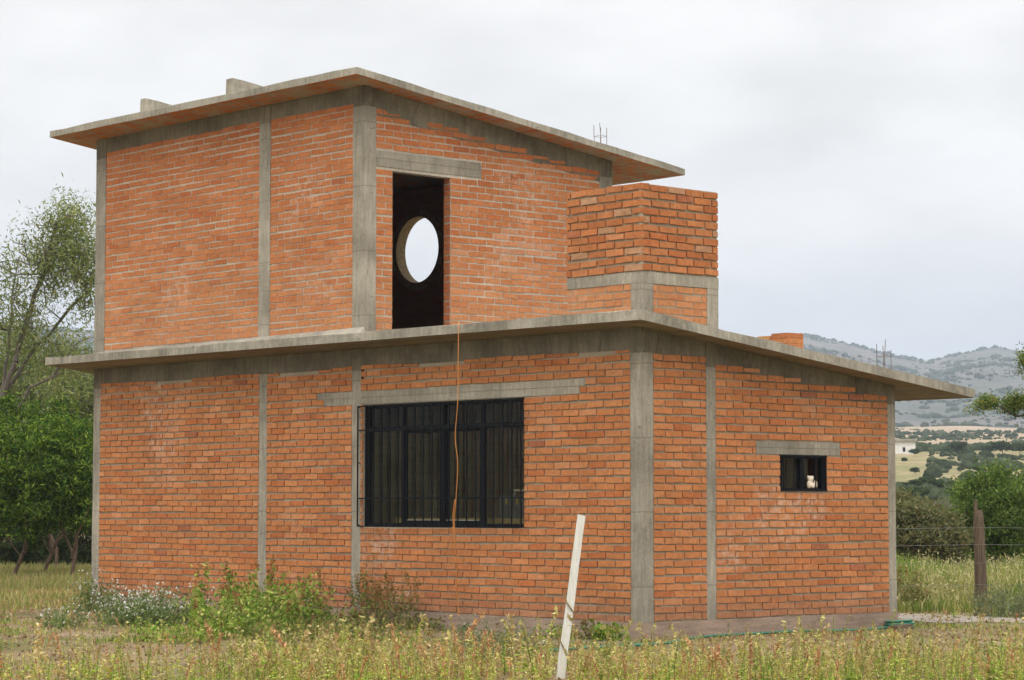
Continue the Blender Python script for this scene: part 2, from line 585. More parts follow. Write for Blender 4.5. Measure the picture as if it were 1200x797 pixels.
def backing(mb, P, u0, u1, z0, top, holes, th, mi=1, mi_in=2, inner=True):
    """mortar bed with openings; top(u) linear"""
    us = sorted({u0, u1, *[h[0] for h in holes], *[h[1] for h in holes]})
    for a, b in zip(us[:-1], us[1:]):
        hs = sorted([(h[2], h[3]) for h in holes if h[0] < b-1e-6 and h[1] > a+1e-6])
        z = z0
        for s, e in hs+[(None, None)]:
            if s is None:
                ta, tb = top(a), top(b)
            else:
                ta = tb = s
            if min(ta, tb) > z:
                q = [P(a, 0, z), P(b, 0, z), P(b, -th, z), P(a, -th, z), P(a, 0, ta), P(b, 0, tb), P(b, -th, tb), P(a, -th, ta)]
                n = len(mb.f)
                mb.hexa(q, (1, 1, 1), mi)
                mb.m[n+4] = mi_in
            if s is not None:
                z = e

PA = lambda u, w, z: (u, -w, z)             # front wall: u = x, faces -y
PB = lambda u, w, z: (w, u, z)              # side wall: u = y, faces +x
PU = lambda u, w, z: (UX+w, u, z)           # upper side wall
MATS1 = [M['brick'], M['mortar'], M['inside']]
MATS2 = [M['brick'], M['mortar_light'], M['inside']]

def splash(u, z):                            # mud splashed on the lowest courses
    c = brick_col()
    k = max(0, 1-max(0, z)/.3)*.55
    return c*(1-k)+np.array((.30, .165, .105))*k

# -- lower front wall
WIN = (-5.228, -2.037, 1.085, 2.69)
LIN = (-6.236, -.94, 2.70, 2.88)
cols_a = [(-LA, -11.655), (-7.56, -7.372), (-5.46, -5.268), (-.178, 0)]
mb = MB()
top1 = lambda u: 3.447
backing(mb, PA, -LA, 0, 0, lambda u: 3.44, [WIN], TH)
blk = [(a, b, -1, 9) for a, b in cols_a]+[WIN, (-6.236+.16, -.94-.1, 2.69, 2.88), (-6.236, -.94, 2.79, 2.88)]
brick_rows(mb, PA, -LA, 0, 0, 36, blk, lambda u: 3.2+.015*math.sin(u*2.1), .017, JT=.0215, tint=splash)
mb.build('wall', MATS1, house)
# -- lower side wall
SWIN = (2.384, 3.256, 1.537, 1.985)
cols_b = [(0, .176), (1.071, 1.234), (4.453, LB)]
mb = MB()
backing(mb, PB, 0.0, LB, 0, lambda u: sof1(u)-.005, [SWIN], TH)
topb = lambda u: (3.16 if u < 1.05 else sof1(round(u/.3)*.3)-.215+.02*(u-1.5))
blk = [(a, b, -1, 9) for a, b in cols_b]+[SWIN, (1.951, 3.524, 1.985, 2.145)]
brick_rows(mb, PB, 0.0, LB, 0, 36, blk, topb, .017, JT=.0215, tint=splash, phase=.06)
mb.build('wall', MATS1, house)
# -- lower back and left walls (plain, turned away from the street)
mb = MB()
backing(mb, lambda u, w, z: (u, LB+w, z), -LA, -TH, -.3, lambda u: sof1(LB)-.005, [(-9.6, -8.4, .9, 2.0)], TH)
mb.build('wall', MATS1, house)
mb = MB()
backing(mb, lambda u, w, z: (-LA-w, u, z), TH, LB, -.3, lambda u: sof1(u)-.005, [], TH)
mb.build('wall', MATS1, house)
mb = MB()
backing(mb, lambda u, w, z: (u, 3.0+w, z), -LA+TH, -6.6, -.2, lambda u: sof1(3.1)-.01, [], TH, 2)
mb.build('partition_wall', MATS1, house)

# -- concrete columns, one mesh each
def column(x0, x1, y0, y1, z0, t, parent=None, cap=.25):
    """t(x, y): top; bodies are cut in lifts with slightly uneven faces"""
    m = MB()
    zs = [z0]
    zt = min(t(x0, y0), t(x0, y1))
    while zs[-1] < zt-cap-.5:
        zs.append(zs[-1]+rng.uniform(.28, .42))
    if cap:
        zs.append(zt-cap+rng.uniform(-.03, .03))
    J = lambda: rng.uniform(-.004, .004)
    ring = [[(x0+J(), y0+J(), z), (x1+J(), y0+J(), z), (x1+J(), y1+J(), z), (x0+J(), y1+J(), z)] for z in zs]
    ring.append([(x0, y0, t(x0, y0)), (x1, y0, t(x1, y0)), (x1, y1, t(x1, y1)), (x0, y1, t(x0, y1))])
    for i, (a, b) in enumerate(zip(ring[:-1], ring[1:])):
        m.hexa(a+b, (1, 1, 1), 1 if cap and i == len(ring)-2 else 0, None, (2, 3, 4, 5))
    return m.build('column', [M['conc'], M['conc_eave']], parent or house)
t1 = lambda x, y: sof1(y)-.004
OUT = .012
column(-LA-.006, cols_a[0][1], -OUT, .17, 0, t1)
column(cols_a[1][0], cols_a[1][1], -OUT, .1, 0, t1)
column(cols_a[2][0], cols_a[2][1], -OUT, .1, 0, t1)
column(-.178, OUT, -OUT, .176, 0, t1)
column(-.1, OUT, cols_b[1][0], cols_b[1][1], 0, t1)
column(-.15, OUT, cols_b[2][0], LB+.006, 0, t1)
# ring beams under the eaves; bricks stand just in front of their lower edge
m = MB()
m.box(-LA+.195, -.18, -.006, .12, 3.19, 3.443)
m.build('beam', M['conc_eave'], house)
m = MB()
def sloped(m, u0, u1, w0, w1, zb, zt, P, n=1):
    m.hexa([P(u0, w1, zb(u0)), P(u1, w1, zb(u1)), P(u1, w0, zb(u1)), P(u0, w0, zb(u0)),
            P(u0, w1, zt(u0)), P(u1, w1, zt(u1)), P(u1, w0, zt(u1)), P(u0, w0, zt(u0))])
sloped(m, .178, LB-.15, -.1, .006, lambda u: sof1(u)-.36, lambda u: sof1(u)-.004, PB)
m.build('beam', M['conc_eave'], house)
# lintels with ragged ends
def lintel(P, a, b, z0, z1, stepl=.12, stepr=.1, w=.010):
    m = MB()
    zm = z0+(z1-z0)*.5
    m.hexa([P(a+stepl, w, z0), P(b-stepr, w, z0), P(b-stepr, -.12, z0), P(a+stepl, -.12, z0),
            P(a+stepl+.02, w, zm), P(b-stepr-.015, w, zm), P(b-stepr, -.12, zm), P(a+stepl, -.12, zm)])
    m.hexa([P(a+.01, w, zm+.004), P(b, w, zm+.004), P(b, -.12, zm+.004), P(a, -.12, zm+.004),
            P(a, w, z1), P(b-.02, w, z1), P(b, -.12, z1), P(a, -.12, z1)])
    return m.build('lintel', M['conc'], house)
lintel(PA, LIN[0], LIN[1], LIN[2], LIN[3])
lintel(PB, 1.951, 3.524, 1.99, 2.143, .0, .0)
# plinth
m = MB()
m.box(-LA-.02, .022, -.022, .2, -.4, -.001)
m.box(-.2, .022, .2, LB+.02, -.4, -.001)
m.build('plinth', M['plinth'], house)
m = MB()
m.box(-LA+TH, -TH, TH, LB-TH, -.3, -.05)
m.build('floor', M['floor'], house)

# -- roof slabs, edges slightly uneven
def slab(name, ring, zf, th, mats):
    m = MB()
    pts = []
    n = len(ring)
    for i in range(n):
        a, b = np.array(ring[i]), np.array(ring[(i+1) % n])
        k = max(2, int(np.linalg.norm(b-a)/.45))
        for s in range(k):
            p = a+(b-a)*s/k
            pts.append((p[0]+rng.uniform(-.006, .006), p[1]+rng.uniform(-.006, .006)))
    lo = [(p[0], p[1], zf(p[1])) for p in pts]
    hi = [(p[0]+rng.uniform(-.006, .006), p[1]+rng.uniform(-.006, .006), zf(p[1])+th+rng.uniform(-.01, .008)) for p in pts]
    m.poly(lo[::-1], (1, 1, 1), 1)
    m.poly(hi)
    for i in range(len(pts)):
        j = (i+1) % len(pts)
        m.poly([lo[i], lo[j], hi[j], hi[i]])
    return m.build(name, mats, house)
slab('roof_slab', [(-12.36, -.565), (.38, -.39), (.40, 5.78), (-12.36, 5.78)], sof1, T1, [M['slab'], M['board']])
slab('roof_slab', [(-12.45, -.49), (-4.86, -.425), (-4.82, 5.74), (-12.45, 5.74)], sof2, T2, [M['slab'], M['bsoff']])

# -- upper storey
UB = 3.72
mb = MB()
backing(mb, PA, -LA, UX, 3.5, lambda u: Z2-.005, [], TH)
cols_u = [(-LA, -11.58), (-7.60, -7.335), (-5.463, UX)]
blk = [(a, b, -1, 9) for a, b in cols_u]
def tint_up(u, z):
    k = min(1, max(0, (z-UB)/2.8))
    return brick_col(.05+.35*k, max(0, .3-(z-UB)*.25))
brick_rows(mb, PA, -LA, UX, UB, 38, blk, lambda u: 6.775-.02*(u+5)*.2+.02*math.sin(u*1.3), .006, tint=tint_up, phase=.1)
mb.build('wall', MATS2, house)
DOOR = (.478, 1.51, 3.70, 5.87)
mb = MB()
backing(mb, PU, 0.0, LB, 3.5-.5, lambda u: sof2(u)-.005, [DOOR], TH)
DL = (.182, 2.07, 5.915, 6.125)
blk = [(0, .189, -1, 9), (4.35, LB, -1, 9), DOOR, (.182, 2.07, 5.88, 6.125)]
def tint_side(u, z):
    k = min(1, max(0, (z-UB)/2.8))
    w = max(0, 1-abs(z-4.9)/.8)*max(0, 1-abs(u-2.7)/1.3)*rng.uniform(0, .6)
    c = brick_col(.05+.3*k, max(0, .4-(z-UB)*.3))
    if rng.uniform() < w*.8:
        c = c*.75+np.array((.62, .42, .3))*.25
    return c
topu = lambda u: sof2(round(u/.3)*.3)-.235
brick_rows(mb, PU, 0.0, LB, UB-.36, 42, blk, topu, .006, tint=tint_side, phase=.03)
# brick reveal of the doorway
PJ = lambda u, w, z: (UX-TH+u, DOOR[1]-w, z)
brick_rows(mb, PJ, 0.0, TH-.006, UB-.36, 28, [], lambda u: 5.86, .006, bl=.2, tint=lambda u, z: brick_col(.7))
mb.build('wall', MATS2, house)
lintel(PU, DL[0], DL[1], DL[2], DL[3], 0, 0)
t2 = lambda x, y: sof2(y)-.004
column(-LA-.006, cols_u[0][1], -OUT, .2, 3.5, t2)
column(cols_u[1][0], cols_u[1][1], -OUT, .1, 3.5, t2)
column(cols_u[2][0], UX+OUT, -OUT, .189, 3.5, t2)
column(UX-.15, UX+OUT, 4.36, LB+.006, 3.0, t2)
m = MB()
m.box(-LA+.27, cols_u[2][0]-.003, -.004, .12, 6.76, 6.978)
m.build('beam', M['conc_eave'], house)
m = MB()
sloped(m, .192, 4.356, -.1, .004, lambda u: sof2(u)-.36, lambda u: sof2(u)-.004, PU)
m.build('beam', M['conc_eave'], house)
# sloping cement fillet at the foot of the upper walls
m = MB()
z = lambda y: sof1(y)+T1
m.hexa([(-LA-.05, -.30, z(-.3)-.01), (UX+.05, -.30, z(-.3)-.01), (UX+.05, .05, z(0)-.05), (-LA-.05, .05, z(0)-.05),
        (-LA-.05, -.27, z(-.27)+.006), (UX+.12, -.2, z(-.27)+.006), (UX+.02, -.008, 3.735), (-LA-.02, -.008, 3.70)])
m.build('fillet', M['slab'], house)
# upper left wall, back wall with its round window, floor
mb = MB()
backing(mb, lambda u, w, z: (-LA-w, u, z), TH, LB, 2.9, lambda u: sof2(u)-.005, [], TH)
mb.build('wall', MATS2, house)
RC, RR = (-9.47, 5.415), .525
mb = MB()
PBK = lambda u, w, z: (u, LB+w, z)
e = .9
backing(mb, PBK, -LA, UX-TH-.001, 2.9, lambda u: sof2(LB)-.005, [(RC[0]-e, RC[0]+e, RC[1]-e, RC[1]+e)], TH)
N = 64
for k in range(N):
    q = []
    for kk in (k, k+1):
        a = 2*math.pi*kk/N
        c, s = math.cos(a), math.sin(a)
        f = e/max(abs(c), abs(s))
        q.append(((RC[0]+c*RR, RC[1]+s*RR), (RC[0]+c*f, RC[1]+s*f)))
    (i0, o0), (i1, o1) = q
    mb.poly([PBK(i0[0], 0, i0[1]), PBK(o0[0], 0, o0[1]), PBK(o1[0], 0, o1[1]), PBK(i1[0], 0, i1[1])], (1, 1, 1), 1)
    mb.poly([PBK(i0[0], -TH, i0[1]), PBK(i1[0], -TH, i1[1]), PBK(o1[0], -TH, o1[1]), PBK(o0[0], -TH, o0[1])], (1, 1, 1), 2)
mb.build('wall', MATS2, house)
m = MB()
for k in range(N):
    q = []
    for kk in (k, k+1):
        a = 2*math.pi*kk/N
        q.append((math.cos(a), math.sin(a)))
    for r0, y0, r1, y1 in ((RR, LB+.02, RR, LB-TH-.03), (RR, LB-TH-.03, RR+.12, LB-TH-.03), (RR+.12, LB-TH-.03, RR+.12, LB-TH+.002)):
        m.poly([(RC[0]+q[0][0]*r0, y0, RC[1]+q[0][1]*r0), (RC[0]+q[1][0]*r0, y0, RC[1]+q[1][1]*r0),
                (RC[0]+q[1][0]*r1, y1, RC[1]+q[1][1]*r1), (RC[0]+q[0][0]*r1, y1, RC[1]+q[0][1]*r1)])
m.build('round_window', mat_plain('tan_render', (.42, .33, .21), .9, .1, 0, .3, 20), house)

# -- brick enclosure over the front corner
BX, BY, BT = -1.265, 1.292, 5.153
enc = MB()
bz = 4.108
backing(enc, PA, BX, 0, 3.3, lambda u: BT-.01, [], TH)
backing(enc, PB, TH+.001, BY, 3.3, lambda u: BT-.01, [], TH)
backing(enc, lambda u, w, z: (u, BY+w, z), BX, -TH, 3.3, lambda u: BT-.01, [], TH)
backing(enc, lambda u, w, z: (BX-w, u, z), TH, BY-TH, 3.3, lambda u: BT-.01, [], TH)
tb = lambda u, z: (brick_col(.15)*rng.uniform(.88, 1.08) if rng.uniform() > .06 else brick_col()*.5+np.array((.21, .15, .10)))
brick_rows(enc, PA, BX, .026, bz, 11, [], lambda u: BT+.02, .021, JT=.024, ch=.0947, tint=tb, phase=.02, jit=.005, bump=.002)
brick_rows(enc, PB, -.0, BY, bz, 11, [], lambda u: BT+.02, .021, JT=.024, ch=.0947, tint=tb, phase=.13, jit=.005, bump=.002)
tl = lambda u, z: brick_col(0, .35)
brick_rows(enc, PA, BX, -.166, 3.52, 5, [], lambda u: 3.965, .006, tint=tl)
brick_rows(enc, PB, .189, 1.105, 3.43, 6, [], lambda u: 3.965-.0*u, .006, tint=tl, phase=.1)
enc.box(-.03, .014, -.014, .03, 4.112, 5.13, (1, 1, 1), 1)
enc_o = enc.build('roof_enclosure', MATS1, house)
def sub(o, parent):
    w = o
    w.parent = parent
    w.matrix_parent_inverse = Matrix.Translation(Vector((0, 0, -GZ)))@Matrix.Identity(4)
    return w
m = MB()
m.box(BX, -TH, -.012, .1, 3.968, bz-.004)
m.box(-TH, .012, -.012, .1, 3.968, bz-.004)
m.box(-.1, .012, .1, BY+.012, 3.968, bz-.004)
bo = m.build('beam', M['conc'])
bo.parent = enc_o
c1 = column(-.166, .010, -.010, .189, 3.4, lambda x, y: 3.966, cap=0)
c2 = column(-.15, .010, 1.105, BY+.008, 3.3, lambda x, y: 3.966, cap=0)
for c_ in (c1, c2):
    c_.matrix_parent_inverse = Matrix.Identity(4)
    c_.parent = enc_o

# -- concrete upstands running down the upper roof
for px0, px1, yt in ((164, 171, 114.3), (264.5, 273, 90.5)):
    v = ray(px0, yt+14)
    f = (-.40-CAM[1])/v[1]
    xa = (CAM+v*f)[0]
    v = ray(px1, yt)
    p = CAM+v*((-.40-CAM[1])/v[1])
    h = p[2]-(sof2(-.4)+T2)
    m = MB()
    ys = [-.40, -.2, .3, 1.2, 2.6, 4.2, 5.5]
    for a, b in zip(ys[:-1], ys[1:]):
        ha = h*(.96 if a == -.40 else 1)+.0
        za, zb2 = sof2(a)+T2-.02, sof2(b)+T2-.02
        m.hexa([(xa, a, za), (p[0], a, za), (p[0], b, zb2), (xa, b, zb2),
                (xa+.012, a, za+ha+.02), (p[0]-.008, a, za+ha+.02), (p[0]-.008, b, zb2+h+.02), (xa+.012, b, zb2+h+.02)])
    m.build('roof_upstand', M['slab'], house)

# -- starter bars above the far columns
def rebars(cx, cy, z0, hh):
    m = MB()
    s = .065
    for i, (dx, dy) in enumerate(((-s, -s), (s, -s), (s, s), (-s, s))):
        h = hh[i]
        m = MB()
        m.tube([(cx+dx, cy+dy, z0-.05), (cx+dx+rng.uniform(-.01, .01), cy+dy, z0+h*.5), (cx+dx+rng.uniform(-.02, .02), cy+dy, z0+h)], .0048, 6)
        m.build('rebar', M['rebar'], house)
    m = MB()
    zz = z0+hh[0]*.6
    m.tube([(cx-s, cy-s, zz), (cx+s, cy-s, zz+.01), (cx+s, cy+s, zz), (cx-s, cy+s, zz), (cx-s, cy-s, zz)], .003, 5)
    m.build('stirrup', M['rebar'], house)
rebars(UX-.1, 4.48, sof2(4.48)+T2, (.42, .44, .38, .40))
rebars(-.08, 4.52, sof1(4.52)+T1, (.42, .47, .34, .40))

# -- big barred window
m = MB()
def bar(m, P, ua, ub, wa, wb, za, zb):
    m.hexa([P(ua, wb, za), P(ub, wb, za), P(ub, wa, za), P(ua, wa, za), P(ua, wb, zb), P(ub, wb, zb), P(ub, wa, zb), P(ua, wa, zb)])
def xa_at(px):
    v = ray(px, 560)
    return (CAM+v*((0.07-CAM[1])/v[1]))[0]
W0, W1, WB, WT = WIN
mul = [xa_at(474.5)+.0, xa_at(522), xa_at(567.5)]
FW = .055
bar(m, PA, W0, W0+.09, -.09, -.04, WB, WT)
bar(m, PA, W1-.05, W1, -.09, -.04, WB, WT)
bar(m, PA, W0+.09, W1-.05, -.088, -.042, WB, WB+.05)
bar(m, PA, W0+.09, W1-.05, -.088, -.042, WT-.045, WT)
ZT = 2.365
bar(m, PA, W0+.09, W1-.05, -.086, -.036, ZT-.03, ZT+.03)
for i, u in enumerate(mul):
    hw = .030
    bar(m, PA, u-hw, u+hw, -.094, -.034, WB+.05, ZT-.03)
    bar(m, PA, u-hw*.7, u+hw*.7, -.092, -.038, ZT+.03, WT-.045)
for a, b in ((mul[0]+.03, mul[1]-.03), (mul[1]+.03, mul[2]-.03)):
    bar(m, PA, a, a+.03, -.078, -.046, WB+.05, ZT-.03)
    bar(m, PA, b-.03, b, -.078, -.046, WB+.05, ZT-.03)
    bar(m, PA, a+.03, b-.03, -.077, -.047, WB+.05, WB+.085)
    bar(m, PA, a+.03, b-.03, -.077, -.047, ZT-.065, ZT-.03)
win = m.build('window', M['steel'], house)
def under(o, p):
    o.parent = p
    o.matrix_parent_inverse = Matrix.Identity(4)
    return o
m = MB()
m.poly([(W0+.05, .062, WB+.03), (W1-.03, .062, WB+.03), (W1-.03, .062, WT-.02), (W0+.05, .062, WT-.02)])
under(m.build('pane', M['glass']), win)
m = MB()
m.box(mul[0]+.07, mul[1]-.07, .028, .034, WB+.086, WB+.094)
m.box(mul[1]+.07, mul[2]-.07, .028, .034, WB+.086, WB+.094)
under(m.build('bottom_rail', mat_plain('bare_aluminium', (.5, .5, .48), .4, .5, .7)), win)
m = MB()
gx = np.linspace(W0-.045, W1-.005, 20)
for i, x in enumerate(gx):
    m.tube([(x, -.06, WB-.005), (x, -.06, WT-.01)], .0108, 6)
for zz in (WB+.003, WB+.37, ZT-.01, WT-.018):
    m.box(gx[0]-.008, gx[-1]+.008, -.0655, -.0545, zz-.008, zz+.008)
for zz in (WB+.02, WB+.37, (WB+ZT)/2+.2, ZT-.01, WT-.03):
    m.box(gx[0]-.006, gx[0]+.006, -.054, .02, zz-.006, zz+.006)
    m.box(gx[-1]-.006, gx[-1]+.006, -.054, .02, zz-.006, zz+.006)
under(m.build('grille', M['steel']), win)

# -- small barred window
m = MB()
Y0, Y1, ZB, ZT2 = SWIN
bar(m, PB, Y0, Y0+.055, -.07, -.005, ZB, ZT2)
bar(m, PB, Y1-.075, Y1, -.07, -.005, ZB, ZT2)
bar(m, PB, Y0+.055, Y1-.075, -.068, -.007, ZB, ZB+.035)
bar(m, PB, Y0+.055, Y1-.075, -.068, -.007, ZT2-.04, ZT2)
ym = Y0+.43
bar(m, PB, ym-.035, ym+.005, -.066, -.009, ZB+.035, ZT2-.04)
bar(m, PB, ym+.012, ym+.035, -.095, -.05, ZB+.035, ZT2-.04)
sw = m.build('window', M['steel'], house)
m = MB()
m.poly([(-.05, Y0+.04, ZB+.02), (-.05, ym-.02, ZB+.02), (-.05, ym-.02, ZT2-.02), (-.05, Y0+.04, ZT2-.02)])
under(m.build('pane', M['glass']), sw)
m = MB()
m.poly([(-.085, ym+.03, ZB+.03), (-.085, Y1-.25, ZB+.03), (-.085, Y1-.25, ZT2-.02), (-.085, ym+.03, ZT2-.02)])
tag(under(m.build('pane', M['frost']), sw), 'patterned frosted pane')
m = MB()
for y in (Y0+.06, Y0+.25, Y0+.43, Y0+.66, Y1-.02):
    m.tube([(.016, y, ZB), (.016, y, ZT2)], .009, 6)
for zz in (ZB+.012, ZT2-.012):
    m.box(.010, .024, Y0, Y1, zz-.012, zz+.012)
under(m.build('grille', M['steel']), sw)

# cream figurine on the sill of the small window
import bmesh
def blob(parts, col=None):
    bm = bmesh.new()
    for (c, r) in parts:
        mat = Matrix.Translation(c)@Matrix.Diagonal((*r, 1))
        bmesh.ops.create_icosphere(bm, subdivisions=2, radius=1, matrix=mat)
    return bm
fb = [((0, 0, .05), (.035, .05, .05)), ((0, .005, .115), (.035, .05, .045)), ((.02, -.05, .045), (.025, .03, .05)),
      ((.02, .075, .05), (.025, .028, .06)), ((0, -.035, .14), (.02, .02, .022)), ((0, .045, .14), (.02, .02, .022)), ((.03, .012, .03), (.02, .035, .03))]
me = bpy.data.meshes.new('figurine')
bm = blob(fb)
bm.to_mesh(me)
bm.free()
me.materials.append(M['cream'])
fg = bpy.data.objects.new('figurine', me)
COL.objects.link(fg)
fg.location = (-.025, Y0+.60, ZB+.036)
rm = fg.modifiers.new('remesh', 'REMESH')
rm.mode = 'VOXEL'
rm.voxel_size = .007
rm.use_smooth_shade = True
tag(fg, 'small cream figurine sitting behind the bars of the small side window', 'figurine')

# things dimly seen in the room behind the big window
wb = empty('workbench', (-3.3, .58, -.05), 'wooden workbench with yellow edge seen dimly behind the big barred window', 'workbench')
m = MB(); m.box(-1.5, 1.1, -.35, .35, 1.19, 1.24)
m.build('tabletop', M['white_wood'], wb, True)
m = MB(); m.box(-1.5, 1.1, -.372, -.352, 1.18, 1.25)
m.build('edge_board', M['yellow'], wb, True)
for sx in (-1.42, 1.02):
    for sy in (-.28, .28):
        m = MB(); m.box(sx-.035, sx+.035, sy-.035, sy+.035, 0, 1.19)
        m.build('leg', M['white_wood'], wb, True)
tool = empty('tool_case', (-2.75, .56, 1.19), 'dark grey tool case standing on the bench behind the barred window', 'case')
m = MB(); m.hexa([(-.28, -.13, 0), (.28, -.13, 0), (.28, .13, 0), (-.28, .13, 0), (-.25, -.11, .30), (.25, -.11, .30), (.25, .11, .30), (-.25, .11, .30)])
m.build('body', M['blue'], tool, True)
m = MB(); m.tube([(-.1, 0, .30), (-.1, 0, .36), (.1, 0, .36), (.1, 0, .30)], .014, 8)
m.build('handle', M['cream'], tool, True)
for lx in (-.1, .1):
    m = MB(); m.box(lx-.02, lx+.02, -.137, -.118, .18, .26)
    m.build('latch', M['yellow'], tool, True)

# loose bricks on the lower roof
def roof_pt(px, py, x):
    v = ray(px, py)
    return CAM+v*((x-CAM[0])/v[0])
p0 = roof_pt(923, 389.5, -.35)
zr = sof1(p0[1])+T1
stack = empty('brick_stack', (-.35, p0[1], zr-.004), 'small stack of loose orange bricks on the sloping lower roof', 'bricks')
nb = max(2, int(round((p0[2]-zr)/.066)))
hbr = (p0[2]-zr+.004)/nb
for k in range(nb):
    m = MB()
    zz = k*hbr
    m.hexa([(-.28, 0+rng.uniform(-.008, .008), zz), (0, 0, zz), (0, .30, zz-.0), (-.28, .30, zz),
            (-.28, .004, zz+hbr-.003), (0, .004, zz+hbr-.003), (0, .297, zz+hbr-.003), (-.28, .297, zz+hbr-.003)], tuple(brick_col(0, .15)))
    m.build('brick', M['brick'], stack, True)
m = MB()
hx = nb*hbr-.03
m.hexa([(-.50, -.02, 0), (-.30, -.02, 0), (-.30, .24, 0), (-.50, .24, 0), (-.50, -.02, hx), (-.30, -.02, hx), (-.30, .24, hx), (-.50, .24, hx)], (.58, .3, .12))
m.build('brick', M['brick'], stack, True)

# ------------------------------------------------------------------ cable, hose, stakes, fence
def catmull(pts, n=8):
    pts = [np.array(p, float) for p in pts]
    P = [pts[0]]+pts+[pts[-1]]
    out = []
    for i in range(1, len(P)-2):
        for s in range(n):
            t = s/n
            out.append(.5*((2*P[i])+(-P[i-1]+P[i+1])*t+(2*P[i-1]-5*P[i]+4*P[i+1]-P[i+2])*t*t+(-P[i-1]+3*P[i]-3*P[i+1]+P[i+2])*t**3))
    out.append(P[-2])
    return out
def hang(px, py, y):
    v = ray(px, py)
    return CAM+v*((y-CAM[1])/v[1])
m = MB()
ed = -.475
cp = [hang(537.5, 378, -.40), hang(537.5, 380.5, -.47), hang(537.4, 388, -.505), hang(537, 420, -.50), hang(536.5, 470, -.48), hang(533.5, 512, -.45), hang(536.5, 545, -.42),
      hang(534, 590, -.38), hang(532.5, 612, -.35), hang(534, 640, -.30), hang(536, 665, -.22), hang(535, 690, -.16), hang(538, 722, -.12)]
cp[0][2] = sof1(-.40)+T1+.006
cp[1][2] = sof1(-.47)+T1+.004
m.tube(catmull(cp), .0062, 6)
m.tube(catmull([hang(533.2, 585, -.37), hang(531, 606, -.36), hang(532.5, 628, -.33), hang(530, 618, -.34), hang(529.5, 640, -.30), hang(531, 652, -.26)]), .0075, 6)
tag(m.build('cable', M['orange'], smooth=True), 'orange electric cable hanging from the roof edge in front of the barred window', 'cable')

m = MB()
hp = [on_ground(x, y) for x, y in ((560, 776), (610, 769), (650, 763.5), (690, 760.5), (745, 757.5), (780, 755), (800, 751), (830, 747), (870, 743.5), (930, 741), (990, 740), (1025, 738), (1045, 735.5))]
hp = [np.array((p[0]+.02, p[1], GZ+.016)) for p in hp]
for i, p in enumerate(hp):
    if p[0] < .06 and p[1] > 0:
        p[0] = .06+.02*math.sin(i)
m.tube(catmull(hp), .015, 8)
c = hp[-1]+np.array((.10, .02, 0))
lp = []
for k in range(40):
    a = k*.33
    lp.append((c[0]+.13*math.cos(a)+.01*math.sin(k), c[1]+.24*math.sin(a), GZ+.02+.004*k*.5))
m.tube(lp, .014, 8)
tag(m.build('garden_hose', M['hose'], smooth=True), 'dark green garden hose lying along the plinth and coiled at the far corner', 'hose')
m = MB()
p = on_ground(1056, 737.5)
m.hexa([(p[0]-.08, p[1]-.16, GZ), (p[0]+.08, p[1]-.16, GZ), (p[0]+.08, p[1]+.16, GZ), (p[0]-.08, p[1]+.16, GZ),
        (p[0]-.07, p[1]-.15, GZ+.05), (p[0]+.07, p[1]-.15, GZ+.05), (p[0]+.06, p[1]+.15, GZ+.06), (p[0]-.07, p[1]+.15, GZ+.06)])
tag(m.build('wooden_block', M['post']), 'dark weathered wooden block lying beside the coiled hose at the house corner', 'block')

bm = bmesh.new()
bmesh.ops.create_icosphere(bm, subdivisions=3, radius=1)
for v in bm.verts:
    k = 1+.22*mnoise.noise(v.co*1.7)
    v.co = Vector((v.co.x*.075*k, v.co.y*.055*k, v.co.z*.04*k))
me = bpy.data.meshes.new('stone')
bm.to_mesh(me)
bm.free()
me.materials.append(M['mortar'])
sto = bpy.data.objects.new('stone', me)
COL.objects.link(sto)
sto.location = Vector(on_ground(638, 756))+Vector((0, 0, .02))
tag(sto, 'small pale stone on the bare soil just left of the white stake', 'stone')
st = empty('leaning_stake', tuple(on_ground(655.5, 795)), 'whitewashed wooden stake leaning to the right in the foreground weeds', 'stake')
b0 = on_ground(655.5, 795)
b1 = at(682.2, 604, 22.25)
d = b1-b0
m = MB()
K = 8
ax = np.array([RH[0], RH[1], 0])*.041
ay = np.array([FH[0], FH[1], 0])*.02
ring = []
for k in range(K+1):
    f = k/K
    c = d*f+ax*.12*math.sin(f*5)
    if k == 0:
        c = c-np.array((0, 0, .1))
    w = .98-.12*f
    ring.append([tuple(c-ax*w-ay), tuple(c+ax*w-ay), tuple(c+ax*w+ay), tuple(c-ax*w+ay)])
ring[-1] = [tuple(np.array(q)+np.array((0, 0, dz))) for q, dz in zip(ring[-1], (.012, -.006, -.006, .012))]
for k in range(K):
    m.hexa(ring[k]+ring[k+1], (1, 1, 1), 0, None, (2, 3, 4, 5) if 0 < k < K-1 else ((0, 2, 3, 4, 5) if k == 0 else (1, 2, 3, 4, 5)))
m.build('post', M['white_wood'], st, True)
m = MB()
rp = []
for k in range(26):
    f = .58-.42*k/25
    a = 1.2+k*.42
    c = d*f
    rp.append(tuple(c+ax*1.2*math.cos(a)*(1 if k < 12 else .9)+ay*1.6*math.sin(a)))
m.tube(rp, .006, 5)
m.build('vine', M['rope'], st, True, True)

